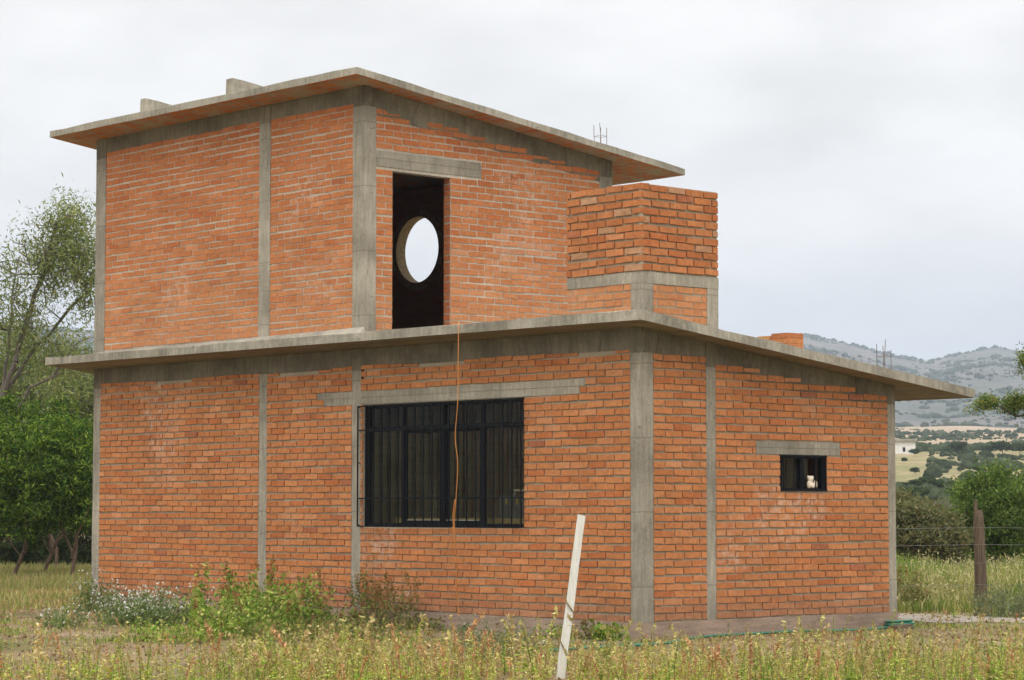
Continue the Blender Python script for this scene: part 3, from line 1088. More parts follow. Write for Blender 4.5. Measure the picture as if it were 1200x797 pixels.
fe = empty('wire_fence', tuple(on_ground(1149, 716.5)), 'wire fence on a split dark timber post behind the gravel path', 'fence')
fb0 = np.array(on_ground(1149, 716.5))
fdir = np.array([RH[0]*.97+FH[0]*.24, RH[1]*.97+FH[1]*.24])
for k, s in enumerate((0, -4.2, -8.2, 3.9, 8.1)):
    m = MB()
    off = np.array((*(fdir*s), 0))
    h = 1.66 if k == 0 else 1.5+.1*k
    rr = [.10, .098, .092, .088, .084, .075, .05]
    zs = [-.3, .2, .5, .8, 1.15, 1.4, 1.5]
    pts = [tuple(off+np.array((.008*math.sin(z*3+k), .008*math.cos(z*2), z*h/1.66))) for z in zs]
    m.tube(pts, rr, 9)
    m.tube([tuple(off+np.array((-.055*RH[0], -.055*RH[1], 1.1*h/1.66))), tuple(off+np.array((-.05*RH[0], -.05*RH[1], h)))], [.055, .018], 7)
    m.build('post', M['post'], fe, True)
for zz in (.72, .99, 1.24, .40):
    m = MB()
    pts = []
    for q in np.linspace(-9, 9, 40):
        pts.append((fdir[0]*q, fdir[1]*q, zz-.02*abs(math.sin(q*.78))))
    m.tube([(p[0]-FH[0]*.1, p[1]-FH[1]*.1, p[2]) for p in pts], .0022, 4)
    m.build('wire', M['wire'], fe, True)

# ------------------------------------------------------------------ vegetation kit
def unit(a):
    return a/np.maximum(1e-9, np.linalg.norm(a, axis=-1, keepdims=True))
def pick(pal, n, jit=.18):
    pal = np.array(pal, float)
    c = pal[rng.integers(0, len(pal), n)]
    return c*rng.uniform(1-jit, 1+jit, (n, 1))
def leaf_quads(C, L, W, pal, bias=(0, 0, 0), jit=.18, vary=.4):
    """rhombic leaves about the points C"""
    n = len(C)
    a = unit(rng.normal(size=(n, 3))+np.array(bias))
    b = unit(np.cross(a, rng.normal(size=(n, 3))))
    l = L*rng.uniform(1-vary, 1+vary, (n, 1))*.5
    w = W*rng.uniform(1-vary, 1+vary, (n, 1))*.5
    V = np.stack([C-a*l, C+b*w, C+a*l, C-b*w], 1).reshape(-1, 3)
    F = np.arange(4*n).reshape(n, 4)
    return V, F, np.repeat(pick(pal, n, jit), 4, 0)
def cat(parts):
    V, F, C, o = [], [], [], 0
    for v, f, c in parts:
        V.append(v); F.append(f+o); C.append(c)
        o += len(v)
    return np.concatenate(V), np.concatenate(F), np.concatenate(C)
def tubes(P0, P1, r0, r1, sides=5, col=(1, 1, 1)):
    n = len(P0)
    t = unit(P1-P0)
    ref = np.where(np.abs(t[:, 2:3]) < .9, np.array([[0, 0, 1.]]), np.array([[1., 0, 0]]))
    u = unit(np.cross(t, ref))
    w = np.cross(t, u)
    an = 2*np.pi*np.arange(sides)/sides
    ring = (u[:, None]*np.cos(an)[None, :, None]+w[:, None]*np.sin(an)[None, :, None])
    A = P0[:, None]+ring*r0[:, None, None]
    B = P1[:, None]+ring*r1[:, None, None]
    V = np.concatenate([A, B], 1).reshape(-1, 3)
    k = np.arange(sides)
    q = np.stack([k, (k+1) % sides, sides+(k+1) % sides, sides+k], 1)
    F = (q[None]+(np.arange(n)*2*sides)[:, None, None]).reshape(-1, 4)
    return V, F, np.tile(np.array(col, float), (len(V), 1))

def grow(limbs, att, seg=.4, wig=.12, tip=.008, e=2.25, rmax=None):
    pos, par = [], []
    for L in limbs:
        L = [np.array(p, float) for p in L]
        if not pos:
            pos.append(L[0]); par.append(-1); cur = 0
        else:
            cur = int(np.argmin([np.linalg.norm(p-L[0]) for p in pos]))
            L = [pos[cur]]+L
        for a, b in zip(L[:-1], L[1:]):
            k = max(1, int(np.linalg.norm(b-a)/seg))
            for s in range(1, k+1):
                pos.append(a+(b-a)*s/k+rng.normal(size=3)*wig*.25)
                par.append(cur); cur = len(pos)-1
    A = np.array(att)
    base = np.array(pos)
    d0 = np.min(np.linalg.norm(A[:, None]-base[None], axis=2), 1)
    tips = []
    for i in np.argsort(d0):
        P = np.array(pos)
        dv = A[i]-P
        dist = np.linalg.norm(dv, axis=1)
        cost = dist+np.maximum(0, P[:, 2]-A[i][2])*.8
        if len(P) > 3:
            cost[0] += 5
        k = int(np.argmin(cost))
        n = max(1, int(dist[k]/seg))
        cur, a = k, P[k]
        for s in range(1, n+1):
            f = s/n
            q = a+(A[i]-a)*f+np.array((0, 0, .12*dist[k]*math.sin(math.pi*f)))+rng.normal(size=3)*wig*(0 if s == n else 1)
            pos.append(q); par.append(cur); cur = len(pos)-1
        tips.append(cur)
    P = np.array(pos); par = np.array(par)
    acc = np.zeros(len(P))
    ch = np.zeros(len(P), int)
    for i in range(len(P)-1, -1, -1):
        if ch[i] == 0:
            acc[i] = tip**e
        if par[i] >= 0:
            acc[par[i]] += acc[i]; ch[par[i]] += 1
    r = acc**(1/e)
    if rmax:
        r = r*min(1, rmax/r.max())
    i = np.arange(1, len(P))
    return P, par, r, tips, tubes(P[par[i]], P[i], np.minimum(r[par[i]], r[i]*1.6), r[i], 6)

def tree(name, label, cat_, loc, limbs, att, leaf, pal, bark, group=None, seg=.4, wig=.12, tip=.008, rmax=None, nleaf=60, sig=.28, bias=(0, 0, 0), trans=None, flat=.7, bare=0.0):
    root = empty(name, tuple(loc), label, cat_, group)
    P, par, r, tips, tb = grow(limbs, att, seg, wig, tip, rmax=rmax)
    np_mesh('trunk', *tb, bark, root, True)
    cen = []
    for t in tips:
        if rng.uniform() < bare:
            continue
        k = rng.poisson(nleaf)
        f = rng.uniform(-.4, 1, (k, 1))
        base = P[par[t]]*(1-np.maximum(f, 0))+P[t]*np.maximum(f, 0)
        cen.append(base+rng.normal(size=(k, 3))*np.array((sig, sig, sig*flat)))
    cen = np.concatenate(cen)
    np_mesh('crown', *leaf_quads(cen, leaf[0], leaf[1], pal, bias), M['leaf'], root)
    return root

def ell(n, c, r, shell=.35):
    """points spread through an ellipsoid, fuller near its outside"""
    d = unit(rng.normal(size=(n, 3)))
    q = rng.uniform(shell, 1, (n, 1))**.6
    return np.array(c)+d*q*np.array(r)
def local(px, py, d, base):
    return at(px, py, d)-np.array(base)
def ax3(r, f, z):
    """vector: r to the right, f away from the camera, z up"""
    return np.array((RH[0]*r+FH[0]*f, RH[1]*r+FH[1]*f, z))
def ell_v(n, c, rr, rf, rz, shell=.35):
    d = unit(rng.normal(size=(n, 3)))*rng.uniform(shell, 1, (n, 1))**.6
    return np.array(c)+np.stack([RH[0]*d[:, 0]*rr+FH[0]*d[:, 1]*rf, RH[1]*d[:, 0]*rr+FH[1]*d[:, 1]*rf, d[:, 2]*rz], 1)

DG = [(.035, .078, .014), (.055, .108, .018), (.09, .155, .026), (.028, .058, .012), (.15, .215, .036), (.20, .27, .045)]
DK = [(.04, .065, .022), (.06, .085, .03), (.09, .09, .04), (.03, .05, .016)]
OL = [(.17, .21, .07), (.23, .26, .10), (.13, .17, .06), (.29, .28, .12)]
MG = [(.09, .15, .035), (.125, .185, .045), (.06, .105, .026), (.18, .23, .06)]
BR = [(.14, .145, .07), (.18, .17, .08), (.10, .115, .05), (.20, .165, .09)]

# ------------------------------------------------------------------ trees left of the house
spec = [  # px of foot, depth, lean px, crown centre px/py, half width px, half height px, label
    (84, 51, 6, 76, 548, 48, 58, 'feathery dark green tree with an upright forked trunk closest to the left house corner'),
    (14, 52, 34, 36, 548, 50, 62, 'dark green tree with a thin trunk leaning right in the left grove'),
    (50, 55, 30, 108, 545, 38, 56, 'dark green tree in the grove whose crown is half hidden by the left house corner'),
    (-30, 53, 10, -8, 530, 48, 66, 'dark green tree cut by the left edge of the photo'),
    (66, 59, -8, 50, 512, 58, 34, 'taller dark green tree at the back of the left grove'),
    (6, 62, 4, 20, 628, 50, 44, 'dark shady tree low behind the leaning trunks of the left grove'),
    (58, 66, 2, 58, 640, 40, 40, 'dark shady low tree in the middle of the left grove between the trunks'),
    (98, 64, 4, 92, 630, 46, 44, 'dark shady tree low behind the forked trunk of the left grove'),
]
for px, dd, lean, cx, cy, hw, hh, lab in spec:
    base = at(px, 600, dd); base[2] = gh(base[0], base[1])-.05
    s = dd/FPX
    c = local(cx, cy, dd, base)
    limbs = [[(0, 0, 0), ax3(lean*.35*s, 0, .6), ax3(lean*s, .1, 1.2), c*.9],
             [ax3(lean*.3*s, 0, .5), ax3(-hw*.3*s, .4, 1.2), ax3(-hw*.6*s, .5, 2.0), ax3(-hw*.7*s, .5, 2.6)],
             [ax3(lean*.35*s, 0, .6), ax3(hw*.4*s, -.4, 1.3), ax3(hw*.6*s, -.5, 2.0), ax3(hw*.7*s, -.5, 2.7)]]
    att = np.concatenate([ell_v(105, c, hw*s, hw*s*.9, hh*s, .35)*rng.uniform(.9, 1.1, (105, 1)), ell_v(22, c+np.array((0, 0, -hh*s*.9)), hw*s*1.0, hw*s*.8, hh*s*.38, .2)])
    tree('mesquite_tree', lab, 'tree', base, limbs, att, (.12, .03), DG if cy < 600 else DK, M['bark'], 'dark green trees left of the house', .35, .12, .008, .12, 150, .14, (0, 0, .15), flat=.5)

# tall half bare tree behind them
base = at(-14, 600, 63); base[2] = gh(base[0], base[1])-.05
B = base
P_ = lambda x, y, f=0: local(x, y, 63+f, B)
limbs = [[(0, 0, 0), P_(-12, 600), P_(-10, 540), P_(-4, 480)],
         [P_(-4, 480), P_(18, 425), P_(30, 385), P_(42, 345), P_(58, 295), P_(66, 262)],
         [P_(-2, 470), P_(30, 425, .5), P_(58, 390, .8), P_(84, 360, 1), P_(100, 342, 1)],
         [P_(-8, 520), P_(25, 470, -.6), P_(55, 440, -.8), P_(90, 402, -1), P_(112, 390, -1)],
         [P_(-8, 500), P_(10, 410, .6), P_(14, 350, 1), P_(22, 300, 1)],
         [P_(-10, 490), P_(-40, 430, .6), P_(-60, 340, 1), P_(-60, 290, 1)]]
att = np.concatenate([ell_v(130, P_(70, 285), 1.0, 1.4, 1.2, .1), ell_v(60, P_(28, 340), 1.0, 1.3, 1.7, .1), ell_v(60, P_(100, 320), .5, 1.0, 1.3, .1), ell_v(40, P_(-45, 320), 1.0, 1.2, 1.8, .1), ell_v(50, P_(75, 420), 1.0, 1.2, .8, .1)])
tree('tall_tree', 'tall half bare grey tree with thin foliage rising above the left grove', 'tree', B, limbs, att, (.14, .032), OL, M['bark_grey'], None, .4, .14, .012, .19, 66, .23, (.0, 0, -.6), flat=1.3, bare=.3)
# its bare twigs
# pale willowy trees further back
for px, dd, cx, cy, hw, hh, lab in ((20, 74, 22, 440, 48, 62, 'pale olive willowy tree behind the half bare tree at the left edge'),
                                    (88, 78, 92, 455, 42, 52, 'pale olive willowy tree behind the left end of the lower roof')):
    base = at(px, 600, dd); base[2] = gh(base[0], base[1])-.05
    s = dd/FPX
    c = local(cx, cy, dd, base)
    att = ell_v(110, c, hw*s, hw*s, hh*s, .1)
    tree('willowy_tree', lab, 'tree', base, [[(0, 0, 0), ax3(.1, 0, 1.2), c*.55], [c*.5, c+ax3(-hw*.5*s, 0, .2)], [c*.5, c+ax3(hw*.5*s, 0, .4)]], att, (.2, .045), OL, M['bark_grey'], 'pale trees behind the left grove', .5, .15, .008, .15, 62, .3, (0, 0, -.5), flat=1.2)

# ------------------------------------------------------------------ trees and scrub right of the house
# feathery tree whose trunk stands outside the frame; its boughs reach in
base = at(1300, 600, 43); base[2] = GZ-.05
B = base
P_ = lambda x, y, f=0: local(x, y, 43+f, B)
limbs = [[(0, 0, 0), P_(1298, 640), P_(1292, 570), P_(1285, 520)],
         [P_(1288, 545), P_(1250, 505), P_(1215, 484), P_(1190, 486), P_(1165, 473)],
         [P_(1286, 525), P_(1250, 470, .3), P_(1225, 430, .4), P_(1203, 418, .4)],
         [P_(1286, 520), P_(1300, 440), P_(1310, 380)],
         [P_(1290, 530), P_(1340, 470, -.3), P_(1380, 440)]]
att = np.concatenate([ell_v(26, P_(1192, 471), .42, .4, .13, .1), ell_v(7, P_(1156, 470), .14, .2, .08, .1), ell_v(3, P_(1147, 478), .07, .1, .04, .1), ell_v(16, P_(1206, 425, .4), .17, .3, .26, .1),
                      ell_v(40, P_(1250, 460), .6, .8, .5, .1), ell_v(70, P_(1310, 400), 1.2, 1.2, .8, .1), ell_v(50, P_(1370, 440), .8, .9, .6, .1)])
tree('acacia_tree', 'feathery green tree reaching in from the right edge beside the lower roof tip', 'tree', B, limbs, att, (.06, .018), MG+[(.3, .26, .07)], M['bark'], None, .22, .05, .006, .12, 120, .09, (0, 0, .1), flat=.7, bare=.0)

rs = [(1172, 51, 1168, 608, 52, 66, MG, (.09, .032), 'big bushy mid green tree right of the fence post'),
      (1240, 55, 1232, 600, 50, 66, MG, (.09, .032), 'mid green bushy tree cut by the right edge of the photo'),
      (1128, 58, 1128, 640, 28, 34, DG, (.09, .032), 'dark green bush between the brown scrub and the big bushy tree'),
      (1076, 48, 1080, 630, 44, 40, BR, (.12, .035), 'brownish thorny scrub bush beside the right house corner'),
      (1030, 49, 1042, 622, 36, 46, BR, (.12, .035), 'brownish scrub bush half hidden behind the right house corner'),
      (1112, 62, 1108, 612, 24, 26, [(.2, .17, .14), (.15, .13, .1)], (.10, .02), 'grey leafless thorn bush in the scrub behind the fence')]
for px, dd, cx, cy, hw, hh, pal, lf, lab in rs:
    base = at(px, 600, dd); base[2] = gh(base[0], base[1])-.05
    s = dd/FPX
    c = local(cx, cy, dd, base)
    low = np.array((0, 0, max(.5, c[2]-hh*s)))
    att = np.concatenate([ell_v(150, c, hw*s, hw*s, hh*s, .35), ell_v(50, c-np.array((0, 0, c[2]*.5)), hw*s*.9, hw*s*.7, c[2]*.4, .2)])
    grey = 'grey' in lab
    tree('scrub_tree', lab, 'bush' if 'bush ' in lab+' ' and 'tree' not in lab else 'tree', base,
         [[(0, 0, 0), c*.35, c*.8], [(0, 0, .1), ax3(-hw*.5*s, 0, c[2]*.5), ax3(-hw*.8*s, .1, c[2])], [(0, 0, .1), ax3(hw*.5*s, -.2, c[2]*.5), ax3(hw*.8*s, -.2, c[2])]],
         att, lf, pal, M['bark_grey'] if grey else M['bark'], 'scrub behind the fence', .3, .09, .006, .1, 12 if grey else 170, .17, (0, 0, .1), flat=.6)

# acacias on the dry slope: prototypes, then copies
def slope_depth(py):
    ds = np.linspace(62, 900, 600)
    best = None
    for d_ in ds:
        z = float(np.interp(d_, PROF_D, PROF_Z))
        y = 594.5-(z-CAM[2])/d_*FPX
        if y <= py:
            return d_
    return 900
protos = []
ACG = [(.05, .075, .03), (.065, .09, .035), (.04, .06, .025)]
for k in range(3):
    root = bpy.data.objects.new('slope_acacia', None)
    c = np.array((0, 0, 1.75))
    att = np.concatenate([ell(46, c, (2.3, 2.3, .95), .2), ell(18, c+np.array((rng.uniform(-1, 1), rng.uniform(-1, 1), .55)), (1.3, 1.3, .4), .2)])
    P, par, r, tips, tb = grow([[(0, 0, -.2), (.1, 0, .7), (.2, .1, 1.3)]], att, .6, .12, .02, rmax=.16)
    tr = np_mesh('trunk', *tb, M['bark'])
    cen = np.concatenate([P[t]+rng.normal(size=(34, 3))*np.array((.36, .36, .2)) for t in tips])
    cr = np_mesh('crown', *leaf_quads(cen, .42, .26, ACG), M['leaf'])
    protos.append((tr, cr))
acs = [(1121, 538, 25, 'flat topped acacia standing out on the crest of the dry slope'), (1135, 541, 15, 'small acacia just right of the flat topped one on the crest'),
       (1072, 540, 13, 'low acacia in front of the distant white building'), (1060, 545, 9, 'tiny bush below the distant white building'),
       (1073, 553, 13, 'round acacia on the upper dry slope near the house wall'), (1103, 549, 15, 'low wide acacia in the middle of the upper slope'),
       (1086, 570, 25, 'wide acacia in the middle of the dry slope'), (1074, 575, 18, 'acacia touching the wide one on its left'),
       (1097, 582, 26, 'broad acacia low on the slope above the grey thorn bush'), (1056, 580, 18, 'acacia low on the slope beside the house wall'),
       (1052, 563, 9, 'small bush halfway up the slope beside the house wall'), (1116, 574, 15, 'acacia left of the big bushy tree on the slope'),
       (1089, 546, 6, 'tiny dark bush high on the dry slope'), (1176, 539, 32, 'spreading acacia on the crest above the big bushy tree'),
       (1158, 539, 17, 'smaller acacia left of the spreading one on the crest'), (1196, 538, 22, 'acacia on the crest at the right edge'),
       (1066, 592, 42, 'bright green low thicket at the foot of the slope'), (1050, 600, 34, 'green thicket at the slope foot against the house wall'),
       (1112, 556, 7, 'tiny bush below the flat topped acacia'), (1146, 552, 12, 'small acacia half hidden behind the top of the bushy tree')]
for i, (px, py, w, lab) in enumerate(acs):
    dd = slope_depth(py)
    p = at(px, 590, dd)
    p[2] = gh(p[0], p[1])
    tr, cr = protos[i % 3]
    root = empty('slope_acacia', tuple(p), lab, 'tree', 'acacias on the dry slope', rng.uniform(0, 6.28))
    sc = w*dd/FPX/4.9
    root.scale = (sc, sc, sc*(1.0 if w < 30 else .8))
    for o in (tr, cr):
        if i < 3:
            o.parent = root
        else:
            c_ = o.copy(); COL.objects.link(c_); c_.parent = root

# scrub covering the hills
BLD_D = slope_depth(538)
def shrub_mass(name, n, r0, r1, size, a0=-13, a1=13.5):
    r = np.sqrt(rng.uniform(r0**2, r1**2, n*3)) if r0 > 500 else rng.uniform(r0, r1, n*3)
    a = np.radians(rng.uniform(a0, a1, n*3))
    Vs, Cs, Fs, o = [], [], [], 0
    import itertools
    k = 0
    for rr, aa in zip(r, a):
        x = CAM[0]+rr*(math.cos(aa)*FH[0]+math.sin(aa)*RH[0])
        y = CAM[1]+rr*(math.cos(aa)*FH[1]+math.sin(aa)*RH[1])
        fq = .006 if r0 > 500 else .03
        dn = mnoise.fractal(Vector((x*fq, y*fq, 3.3)), 1, 2, 4)
        if dn < rng.uniform(-.25, .6):
            continue
        bx = 600+FPX*math.tan(aa)
        if 1035 < bx < 1086 and 250 < rr < BLD_D+20:
            continue
        z = gh(x, y)
        s = size*min(1.9, rng.lognormal(-.25, .5))
        q = 8
        ring = []
        for h, f in ((-.3, .9), (.35, 1.0), (.75, .62), (.95, .15)):
            for j in range(6):
                an = j*math.pi/3+h
                g = f*s*rng.uniform(.75, 1.2)
                ring.append((x+g*math.cos(an), y+g*math.sin(an), z+h*s*.9*rng.uniform(.9, 1.1)))
        Vs += ring
        col = np.array((.055, .07, .035))*rng.uniform(.7, 1.5)
        Cs += [col]*24
        for l in range(3):
            for j in range(6):
                Fs.append((o+l*6+j, o+l*6+(j+1) % 6, o+l*6+6+(j+1) % 6, o+l*6+6+j))
        o += 24
        k += 1
        if k >= n:
            break
    return tag(np_mesh(name, np.array(Vs), np.array(Fs), np.array(Cs), M['leaf']), kind='stuff')
tag(shrub_mass('hill_shrubs', 16000, 900, 2560, 1.7), 'dark scrub dotted over the hazy hills behind the house', 'scrub')
tag(shrub_mass('slope_shrubs', 5200, 90, 1050, .62, 6, 13.5), 'low scrub dotted over the dry slope right of the house', 'scrub')

# distant white building on the slope
dd = slope_depth(538)
p = at(1062, 538, dd); p[2] = gh(p[0], p[1])-.3
fh = empty('white_building', tuple(p), 'low white flat roofed building far off on the dry slope', 'building', None, -YAW)
s = dd/FPX
m = MB(); m.box(-24*s, 11*s, 0, 5, 0, 15*s+.3)
m.build('wall', M['whitewash'], fh, True)
m = MB(); m.box(-25*s, 12.3*s, -.4, 5.4, 15*s+.304, 17.2*s+.3)
m.build('roof', M['slab'], fh, True)
m = MB(); m.box(-4*s, -1*s, -.04, .1, 5*s, 10*s)
m.build('window', M['steel'], fh, True)

# ------------------------------------------------------------------ bushes and weeds by the walls
def plant(name, label, cat_, base, h, w, n_stem, pal, leaf, nleaf, stem_col=(.24, .25, .09), flowers=0, spikes=0, group=None, upright=.7, spread=1.0, dense_low=True):
    A, Bp, R0, R1, cen = [], [], [], [], []
    tipsl = []
    for i in range(n_stem):
        a = rng.uniform(0, 2*math.pi)
        q = math.sqrt(rng.uniform(0, 1))*w*.55
        b = np.array((math.cos(a)*q, math.sin(a)*q*.7, -.03))
        hh = h*rng.uniform(.5, 1.0)*(1-.35*(q/(w*.55))**2)
        d_ = np.array((math.cos(a)*w*.28*spread, math.sin(a)*w*.28*spread, 0))*(1-upright+.3)
        pts = [b]
        for k in range(1, 5):
            f = k/4
            pts.append(b+d_*f*f*1.2+np.array((0, 0, hh*f))+rng.normal(size=3)*.012)
        for k in range(4):
            A.append(pts[k]); Bp.append(pts[k+1])
            R0.append(.006*(1-k*.18)); R1.append(.006*(1-(k+1)*.18))
            m_ = rng.poisson(nleaf/n_stem/4)
            f = rng.uniform(0, 1, (m_, 1))
            sp = .06*w+.035
            cen.append(pts[k]*(1-f)+pts[k+1]*f+rng.normal(size=(m_, 3))*np.array((sp, sp, sp*.6))*(1.25-.2*k))
        tipsl.append(pts[-1])
    body = [tubes(np.array(A), np.array(Bp), np.array(R0), np.array(R1), 4, stem_col),
            leaf_quads(np.concatenate(cen), leaf[0], leaf[1], pal, (0, 0, .3))]
    tp = np.array(tipsl)
    if spikes:
        c = []
        for t in tp[:spikes]:
            f = rng.uniform(-.3, .12, (34, 1))
            c.append(t+np.array((0, 0, 1))*f*h*.45+rng.normal(size=(34, 3))*np.array((.014, .014, .01)))
        body.append(leaf_quads(np.concatenate(c), .035, .02, [(.30, .15, .07), (.26, .19, .07), (.36, .2, .09)], (0, 0, .6)))
    root = np_mesh(name, *cat(body), M['leaf'])
    root.location = tuple(base)
    tag(root, label, cat_, group)
    if flowers:
        c = tp[rng.integers(0, len(tp), flowers)]+rng.normal(size=(flowers, 3))*np.array((w*.10, w*.10, h*.11))
        c[:, 2] = np.maximum(c[:, 2], .08)
        parts = []
        for k in range(3):
            parts.append(leaf_quads(c+rng.normal(size=c.shape)*.008, .026, .02, [(.70, .69, .66), (.60, .59, .56)], (0, -.4, 1.2)))
        np_mesh('blossom', *cat(parts), M['petal'], root)
    return root
FG = [(.15, .21, .08), (.11, .17, .07), (.19, .24, .10), (.24, .27, .13)]
WG = [(.17, .27, .045), (.23, .33, .06), (.12, .20, .035), (.33, .39, .09), (.42, .38, .13)]
RG = [(.15, .20, .05), (.20, .23, .07), (.26, .18, .09), (.11, .15, .04), (.32, .23, .11)]
GG = [(.19, .21, .13), (.14, .17, .10), (.24, .25, .16)]
plants = [  # px, py of foot, height, width, stems, palette, leaf, leaves, flowers, spikes, label
    (112, 716, .60, .55, 26, FG, (.055, .022), 900, 60, 0, 'white flowered bush hugging the left house corner'),
    (75, 735, .32, .55, 22, FG, (.05, .02), 500, 34, 0, 'low white flowered plant furthest left of the house'),
    (150, 732, .52, .9, 50, FG, (.055, .022), 1900, 150, 0, 'white flowered bush second from the left house corner'),
    (192, 733, .62, 1.0, 60, FG, (.055, .022), 2200, 190, 0, 'densest white flowered bush in the row along the front wall'),
    (232, 716, .66, .8, 40, FG, (.055, .022), 1300, 110, 0, 'white flowered bush nearest the wall behind the tall green stalk'),
    (243, 744, 1.20, .30, 5, WG, (.08, .04), 330, 0, 3, 'tall thin green weed stalk rising above the bushes left of the wall column'),
    (262, 748, .58, .95, 44, WG, (.065, .028), 1900, 0, 8, 'leafy green weed clump just left of the middle wall column'),
    (318, 728, 1.0, .3, 5, WG, (.07, .034), 260, 0, 4, 'tall stalky weed standing against the middle wall column'),
    (275, 730, 1.02, .35, 5, WG, (.075, .034), 300, 0, 4, 'tall stalky weed close to the wall just right of the tallest green stalk'),
    (372, 734, .8, .35, 6, RG, (.065, .03), 240, 0, 5, 'thin stalky weed against the wall left of the column beside the barred window'),
    (205, 752, .35, 1.0, 40, WG, (.055, .024), 1200, 0, 0, 'low green weed patch in front of the white flowered bushes'),
    (286, 738, .92, .6, 15, WG, (.07, .032), 700, 0, 8, 'taller loose weed clump directly left of the middle wall column'),
    (312, 742, .84, .9, 30, WG, (.07, .032), 1500, 0, 8, 'leafy green weed clump in front of the middle wall column'),
    (350, 738, .86, .75, 20, WG, (.07, .032), 800, 0, 8, 'loose green weed clump between the two wall columns'),
    (345, 752, .34, 1.1, 34, RG, (.06, .026), 1100, 0, 0, 'low sprawling weed spread in front of the loose clump between the columns'),
    (388, 738, .42, .8, 30, RG, (.06, .026), 900, 0, 5, 'low tangled weed at the foot of the column beside the barred window'),
    (440, 733, .92, .6, 22, RG, (.06, .028), 850, 0, 10, 'reddish green weed clump below the left end of the barred window'),
    (466, 736, .84, .5, 18, RG, (.055, .022), 520, 0, 12, 'brown topped weed right of the reddish clump under the barred window'),
    (415, 750, .28, 1.0, 34, RG, (.055, .024), 1000, 0, 0, 'sprawling low weed in front of the reddish clump'),
    (498, 738, .26, .5, 18, RG, (.055, .026), 420, 0, 0, 'small low weed under the middle of the barred window'),
    (533, 735, .36, .2, 9, RG, (.05, .02), 160, 0, 4, 'thin brown weed at the foot of the hanging orange cable'),
    (546, 738, .16, .3, 10, FG, (.045, .02), 200, 10, 0, 'tiny white flowered plant right of the orange cable'),
    (585, 776, .52, .75, 70, GG, (.05, .012), 2300, 0, 0, 'grey green feathery bush in front of the wall left of the white stake'),
    (655, 748, .2, .5, 14, WG, (.05, .024), 260, 0, 0, 'small green weed at the plinth behind the white stake'),
    (690, 749, .34, .22, 8, RG, (.05, .022), 170, 0, 2, 'thin weed at the plinth just right of the white stake'),
    (714, 751, .30, .34, 9, WG, (.10, .06), 130, 0, 0, 'broad leaved green weed at the plinth left of the front corner'),
    (1172, 723, .62, .7, 60, GG, (.05, .014), 1900, 0, 0, 'grey green bush right of the fence post'),
    (1061, 716, .75, .5, 40, RG, (.06, .02), 1000, 0, 10, 'dry brown weed clump beside the right house corner'),
]
for px, py, h, w, ns, pal, lf, nl, fl, sp, lab in plants:
    b = on_ground(px, py)
    pname = 'flowering_bush' if 'flowered' in lab else ('feathery_bush' if 'grey green' in lab else 'weed_clump')
    grp = 'white flowered bushes by the front wall' if fl else ('weeds growing along the house walls' if pname == 'weed_clump' else 'grey green bushes')
    plant(pname, lab, 'bush' if 'bush' in lab else 'weed', b, h, w, ns, pal, lf, nl, flowers=fl, spikes=sp, group=grp, upright=.75)

# ------------------------------------------------------------------ grass and weeds
def proto_weed(kind):
    h = 1.0
    parts = []
    lean = rng.normal(size=2)*.13
    pts = np.array([(lean[0]*f*f, lean[1]*f*f, f) for f in np.linspace(0, 1, 5)])
    if kind == 0:      # yellow green leafy
        pal, sc_, tipc = [(.50, .50, .13), (.42, .48, .11), (.56, .50, .20), (.30, .41, .08)], (.30, .24, .10), [(.38, .33, .12), (.42, .36, .15)]
    elif kind == 1:    # red stalk amaranth
        pal, sc_, tipc = [(.48, .40, .12), (.48, .27, .12), (.38, .38, .10)], (.38, .17, .10), [(.36, .15, .085), (.44, .25, .13), (.50, .33, .17)]
    elif kind == 2:    # tan dry
        pal, sc_, tipc = [(.58, .44, .22), (.48, .35, .16), (.50, .42, .16)], (.42, .34, .19), [(.46, .36, .19), (.38, .27, .13)]
    else:              # green
        pal, sc_, tipc = [(.25, .40, .06), (.35, .47, .08), (.18, .30, .05)], (.2, .22, .08), [(.26, .27, .09), (.32, .26, .10)]
    r = np.array([.011, .010, .008, .006, .003])
    parts.append(tubes(pts[:-1], pts[1:], r[:-1], r[1:], 3, sc_))
    n = 30 if kind in (0, 3) else 20
    f = rng.uniform(.08, .92, n)
    base = np.stack([np.interp(f, np.linspace(0, 1, 5), pts[:, i]) for i in range(3)], 1)
    an = rng.uniform(0, 6.28, n)
    out = np.stack([np.cos(an), np.sin(an), rng.uniform(.1, .9, n)], 1)
    L = (.17*(1.15-f))[:, None]*rng.uniform(.7, 1.3, (n, 1))
    b = unit(np.cross(out, (0, 0, 1)))
    q = unit(out)
    Wd = L*.2
    V = np.stack([base, base+q*L*.5+b*Wd, base+q*L-np.array((0, 0, .25))*L, base+q*L*.5-b*Wd], 1).reshape(-1, 3)
    parts.append((V, np.arange(4*n).reshape(n, 4), np.repeat(pick(pal, n), 4, 0)))
    k = 30 if kind in (1, 2) else 14
    ft = rng.uniform(.62, 1.03, k)
    c = np.stack([np.interp(ft, np.linspace(0, 1, 5), pts[:, i]) for i in range(2)]+[ft], 1)+rng.normal(size=(k, 3))*np.array((.018, .018, .012))
    parts.append(leaf_quads(c, .08, .036, tipc, (0, 0, .9)))
    return cat(parts)
WEEDS = [[proto_weed(k) for _ in range(5)] for k in range(4)]
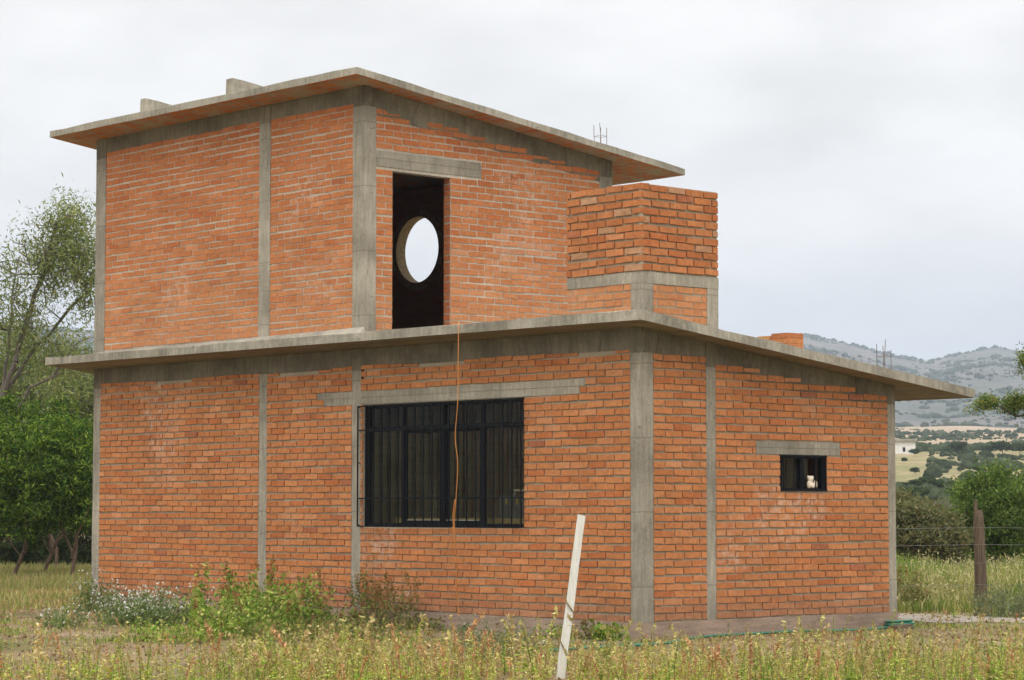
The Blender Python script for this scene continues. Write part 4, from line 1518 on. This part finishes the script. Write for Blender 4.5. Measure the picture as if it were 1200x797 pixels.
def scatter(items):
    """items: (proto, x, y, z, height, spread, rot)"""
    parts = []
    for pr, x, y, z, h, w, a in items:
        V, F, C = pr
        c, s = math.cos(a), math.sin(a)
        X = np.empty_like(V)
        X[:, 0] = (V[:, 0]*c-V[:, 1]*s)*w*1.15+x
        X[:, 1] = (V[:, 0]*s+V[:, 1]*c)*w*1.15+y
        X[:, 2] = V[:, 2]*h+z
        parts.append((X, F, np.minimum(C*rng.uniform(.95, 1.4), .72)))
    return cat(parts)
def view_xy(dmin, dmax, n, margin=1.12):
    """points spread evenly over the ground seen between two distances"""
    d_ = np.sqrt(rng.uniform(dmin**2, dmax**2, n))
    u = rng.uniform(-1, 1, n)*600*margin/FPX
    return CAM[0]+FH[0]*d_+RH[0]*u*d_, CAM[1]+FH[1]*d_+RH[1]*u*d_, d_, u*FPX+600
def in_house(x, y, pad=.05):
    return -LA-pad < x < pad and -pad < y < LB+pad
X, Y, D, PX = view_xy(19.0, 26.6, 11500, 1.5)
items = []
for x, y, d_, px in zip(X, Y, D, PX):
    if in_house(x, y, .5):
        continue
    # the weed belt is deep on the right and thins out towards the bare ground
    edge = float(np.interp(px, [0, 120, 260, 420, 560, 650, 760, 900, 1050, 1200], [22.2, 22.1, 22.5, 22.9, 22.8, 22.4, 22.5, 22.9, 23.1, 23.2]))
    den = 1/(1+math.exp((d_-edge)*3.0))
    den *= .15+1.3*max(0, .45+1.3*fbm(x, y, .8, 3))
    den *= float(np.interp(px, [0, 110, 330, 480], [.3, .35, .75, 1.0]))
    if rng.uniform() > den or (abs(px-655) < 13 and d_ < 22.35):
        continue
    nv = fbm(x, y, .6, 3, 5.0)
    pk = [.44, .13, .27, .16] if px < 700 else [.42, .12, .22, .24]
    pk = np.array(pk)*np.array([1, math.exp(nv*2), 1, math.exp(-nv*2)])
    k = rng.choice(4, p=pk/pk.sum())
    h = rng.uniform(.16, .42)*(1.0 if px > 780 else 1)
    if rng.uniform() < .09:
        h *= 1.5
    items.append((WEEDS[k][rng.integers(5)], x, y, GZ-.01, h, h*rng.uniform(.7, 1.2), rng.uniform(0, 6.28)))
# scattered stalks over the open ground
X, Y, D, PX = view_xy(22, 36, 1450, 1.45)
for x, y, d_, px in zip(X, Y, D, PX):
    if in_house(x, y, .35) or (y > 0 and x < .1 and y < 5):
        continue
    if rng.uniform() > .22+.6*fbm(x, y, .5, 3):
        continue
    k = rng.choice(4, p=[.35, .2, .25, .2])
    h = rng.uniform(.10, .26)
    items.append((WEEDS[k][rng.integers(5)], x, y, GZ-.01, h, h*1.3, rng.uniform(0, 6.28)))
V, F, C = scatter(items)
tag(np_mesh('weeds', V, F, C, M['grass']), 'dense yellow green and reddish weeds filling the foreground', 'weeds', kind='stuff')

def blades(x, y, z, h, w, pal, bend=.35, jit=.2):
    n = len(x)
    a = rng.uniform(0, 2*np.pi, n)
    side = np.stack([np.cos(a), np.sin(a), np.zeros(n)], 1)
    dr = rng.uniform(0, 2*np.pi, n)
    b = np.stack([np.cos(dr), np.sin(dr), np.zeros(n)], 1)*(h*rng.uniform(.1, 1, n)*bend)[:, None]
    P0 = np.stack([x, y, z], 1)
    up = np.array((0, 0, 1.0))
    P1 = P0+b*.3+up*(h*.55)[:, None]
    P2 = P0+b+up*(h*rng.uniform(.85, 1, n))[:, None]
    w = w[:, None]
    V = np.stack([P0-side*w*.5, P0+side*w*.5, P1+side*w*.4, P1-side*w*.4, P2+side*w*.08, P2-side*w*.08], 1).reshape(-1, 3)
    o = (np.arange(n)*6)[:, None]
    F = np.concatenate([o+np.array([[0, 1, 2, 3]]), o+np.array([[3, 2, 4, 5]])], 0)
    return V, F, np.repeat(pick(pal, n, jit), 6, 0)
# short turf
X, Y, D, PX = view_xy(19.0, 58, 270000, 1.4)
keep = np.array([not in_house(x, y, .06) for x, y in zip(X, Y)])
dn = np.array([mnoise.fractal(Vector((x*.55, y*.55, 0)), 1, 2, 4) for x, y in zip(X, Y)])
gn = np.array([mnoise.fractal(Vector((x*.3, y*.3, 9)), 1, 2, 3) for x, y in zip(X, Y)])
vis = ~((X < -0.3) & (Y > 4.5) & (PX < 1030) & (PX > 120))
onpath = (PX > 1040) & (D > 33.0) & (D < 35.3)
keep &= (rng.uniform(-.25, .5, len(X)) < dn-.12+.35*(D > 36)-.12*((D > 24)&(D < 31)&(PX > 560))) & vis & ~onpath
X, Y, D, PX, gn = X[keep], Y[keep], D[keep], PX[keep], gn[keep]
zz = np.where(D > 48, np.array([gh(x, y) if d_ > 48 else GZ for x, y, d_ in zip(X, Y, D)]), GZ)-.005
gr = (gn+rng.normal(size=len(X))*.3 > -.04) & ((D < 35) | (rng.uniform(size=len(X)) < .45))
sun_dry = D > 35
hh = rng.uniform(.02, .075, len(X))*(1+.8*(D > 36))
ww = rng.uniform(.008, .02, len(X))*(1+.3*(D > 30))
GP = [(.20, .27, .06), (.27, .33, .08), (.14, .21, .05), (.34, .35, .11)]
TP = [(.46, .37, .17), (.38, .30, .13), (.52, .42, .22), (.32, .27, .11), (.34, .21, .12)]
tag(np_mesh('turf', *cat([blades(X[gr], Y[gr], zz[gr], hh[gr], ww[gr], GP), blades(X[~gr], Y[~gr], zz[~gr], hh[~gr], ww[~gr], TP)]), M['grass']),
    'short half dry grass over the yard', 'grass', kind='stuff')
# dry leaves and clods over the bare soil
X, Y, D, PX = view_xy(19, 40, 12000, 1.4)
k = np.array([not in_house(x, y, .08) for x, y in zip(X, Y)])
C_ = np.stack([X, Y, np.full(len(X), GZ+.012)], 1)[k]
tag(np_mesh('leaf_litter', *leaf_quads(C_, .055, .03, [(.26, .16, .09), (.34, .25, .15), (.2, .13, .08), (.4, .32, .22)], (0, 0, 0)), M['grass']),
    'dry leaf litter scattered on the bare soil', 'leaf litter', kind='stuff')
# tall pale grass behind the path
n = 36000
d_ = rng.uniform(35.9, 44, n)
u = rng.uniform(960, 1330, n)
X = CAM[0]+FH[0]*d_+RH[0]*(u-600)/FPX*d_
Y = CAM[1]+FH[1]*d_+RH[1]*(u-600)/FPX*d_
gn = np.array([mnoise.fractal(Vector((x*.45, y*.45, 2)), 1, 2, 3) for x, y in zip(X, Y)])
h = rng.uniform(.25, .78, n)*(.9+.5*gn)*np.clip((d_-35.4)/2.2, .35, 1)
gr = gn+rng.normal(size=n)*.35 > .0
z0 = np.full(n, GZ-.02)
w = rng.uniform(.010, .024, n)
G2 = [(.17, .25, .05), (.24, .31, .07), (.30, .34, .09), (.10, .17, .04)]
T2_ = [(.50, .45, .20), (.40, .37, .14), (.58, .51, .27), (.33, .32, .10)]
heads = np.stack([X, Y, GZ+h*.93], 1)[(~gr)]
heads = heads[::2]+rng.normal(size=(len(heads[::2]), 3))*np.array((.03, .03, .05))
tag(np_mesh('tall_grass', *cat([blades(X[gr], Y[gr], z0[gr], h[gr], w[gr], G2, .3), blades(X[~gr], Y[~gr], z0[~gr], h[~gr], w[~gr], T2_, .3),
    leaf_quads(heads, .075, .022, [(.46, .40, .22), (.38, .33, .17)], (0, 0, 1.2))]), M['grass']),
    'tall pale seeding grass behind the gravel path', 'grass', kind='stuff')
# rank grass under the left grove
n = 15000
d_ = rng.uniform(44, 60, n)
u = rng.uniform(-200, 118, n)
X = CAM[0]+FH[0]*d_+RH[0]*(u-600)/FPX*d_
Y = CAM[1]+FH[1]*d_+RH[1]*(u-600)/FPX*d_
z0 = np.array([gh(x, y) for x, y in zip(X, Y)])-.02
tag(np_mesh('rough_grass', *blades(X, Y, z0, rng.uniform(.08, .28, n), rng.uniform(.012, .03, n), [(.30, .26, .11), (.24, .25, .08), (.36, .30, .14), (.18, .22, .06), (.26, .19, .10)], .4), M['grass']),
    'rough dry grass in front of the left grove', 'grass', kind='stuff')

# ------------------------------------------------------------------ air, sky, sun
hz = MB()
hz.box(CAM[0]-3600, CAM[0]+3600, CAM[1]-3600, CAM[1]+3600, -145, 260)
ho = hz.build('haze', [])
tag(ho, kind='stuff')
ho['label'] = 'thin pale haze veiling the distant hills'
ho['category'] = 'haze'
hm = bpy.data.materials.new('haze_air')
hm.use_nodes = True
nt = hm.node_tree
nt.nodes.clear()
ou = nt.nodes.new('ShaderNodeOutputMaterial')
pv = nt.nodes.new('ShaderNodeVolumePrincipled')
pv.inputs['Color'].default_value = (.70, .82, 1.0, 1)
pv.inputs['Density'].default_value = .00020
nt.links.new(pv.outputs[0], ou.inputs['Volume'])
ho.data.materials.append(hm)

SUN_EL = math.radians(60)
sdir = np.array((.62, -.62, 0)); sdir = sdir/np.linalg.norm(sdir)     # the bright part of the cloud lies behind the camera
sl = bpy.data.lights.new('sun', 'SUN')
sl.energy = 1.0
sl.angle = math.radians(45)
sl.color = (1.0, .965, .91)
so = bpy.data.objects.new('sun', sl)
COL.objects.link(so)
to_sun = Vector((sdir[0]*math.cos(SUN_EL), sdir[1]*math.cos(SUN_EL), math.sin(SUN_EL)))
so.rotation_euler = to_sun.to_track_quat('Z', 'Y').to_euler()
so.location = (10, -10, 30)

w = bpy.data.worlds.new('World')
SC.world = w
w.use_nodes = True
nt = w.node_tree
nt.nodes.clear()
wo = nt.nodes.new('ShaderNodeOutputWorld')
bg = nt.nodes.new('ShaderNodeBackground')
bg.inputs['Strength'].default_value = .1
sky = nt.nodes.new('ShaderNodeTexSky')
sky.sky_type = 'NISHITA'
sky.sun_disc = False
sky.sun_elevation = SUN_EL
sky.sun_rotation = math.atan2(to_sun.x, to_sun.y)
tc = nt.nodes.new('ShaderNodeTexCoord')
sep = nt.nodes.new('ShaderNodeSeparateXYZ')
nt.links.new(tc.outputs['Generated'], sep.inputs[0])
mp = nt.nodes.new('ShaderNodeMapping')
mp.inputs['Scale'].default_value = (1, 1, 2.6)
nt.links.new(tc.outputs['Generated'], mp.inputs['Vector'])
nz = nt.nodes.new('ShaderNodeTexNoise')
nz.inputs['Scale'].default_value = 7.5
nz.inputs['Detail'].default_value = 5
nz.inputs['Roughness'].default_value = .5
nt.links.new(mp.outputs[0], nz.inputs['Vector'])
def wr(sock, a, b, c, d):
    o = nt.nodes.new('ShaderNodeMapRange')
    nt.links.new(sock, o.inputs[0])
    for i, v in enumerate((a, b, c, d)):
        o.inputs[i+1].default_value = v
    return o.outputs[0]
def wm(op, a, b):
    o = nt.nodes.new('ShaderNodeMath'); o.operation = op
    for s, v in ((o.inputs[0], a), (o.inputs[1], b)):
        if isinstance(v, bpy.types.NodeSocket):
            nt.links.new(v, s)
        else:
            s.default_value = v
    return o.outputs[0]
# overcast dome: darker towards the horizon, brightest overhead
ramp = nt.nodes.new('ShaderNodeValToRGB')
nt.links.new(wr(sep.outputs[2], -.02, 1.0, 0, 1), ramp.inputs[0])
cr = ramp.color_ramp
cr.elements[0].position = 0.0
cr.elements[0].color = (.58, .585, .60, 1)
cr.elements[1].position = 1.0
cr.elements[1].color = (2.9, 2.88, 2.84, 1)
for pz, c in ((.075, (.60, .60, .605)), (.10, (.71, .71, .715)), (.13, (.90, .89, .88)), (.19, (.93, .92, .905)), (.3, (1.1, 1.09, 1.08))):
    el = cr.elements.new(pz)
    el.color = (*c, 1)
mod = wr(nz.outputs['Fac'], .36, .64, .86, 1.06)
vm = nt.nodes.new('ShaderNodeVectorMath'); vm.operation = 'SCALE'
nt.links.new(ramp.outputs[0], vm.inputs[0])
nt.links.new(wm('MULTIPLY', mod, 7.2), vm.inputs['Scale'])
mx = nt.nodes.new('ShaderNodeMix'); mx.data_type = 'RGBA'
mx.inputs['Factor'].default_value = .98
nt.links.new(sky.outputs[0], mx.inputs[6])
nt.links.new(vm.outputs[0], mx.inputs[7])
nt.links.new(mx.outputs[2], bg.inputs['Color'])
nt.links.new(bg.outputs[0], wo.inputs['Surface'])

# ------------------------------------------------------------------ render settings
SC.view_settings.view_transform = 'Standard'
SC.view_settings.look = 'None'
SC.view_settings.exposure = 0.5
SC.view_settings.gamma = 1.0
SC.view_settings.use_curve_mapping = False
SC.render.engine = 'CYCLES'
cy = SC.cycles
cy.max_bounces = 7
cy.diffuse_bounces = 3
cy.glossy_bounces = 3
cy.transparent_max_bounces = 12
cy.volume_bounces = 1
cy.use_denoising = True
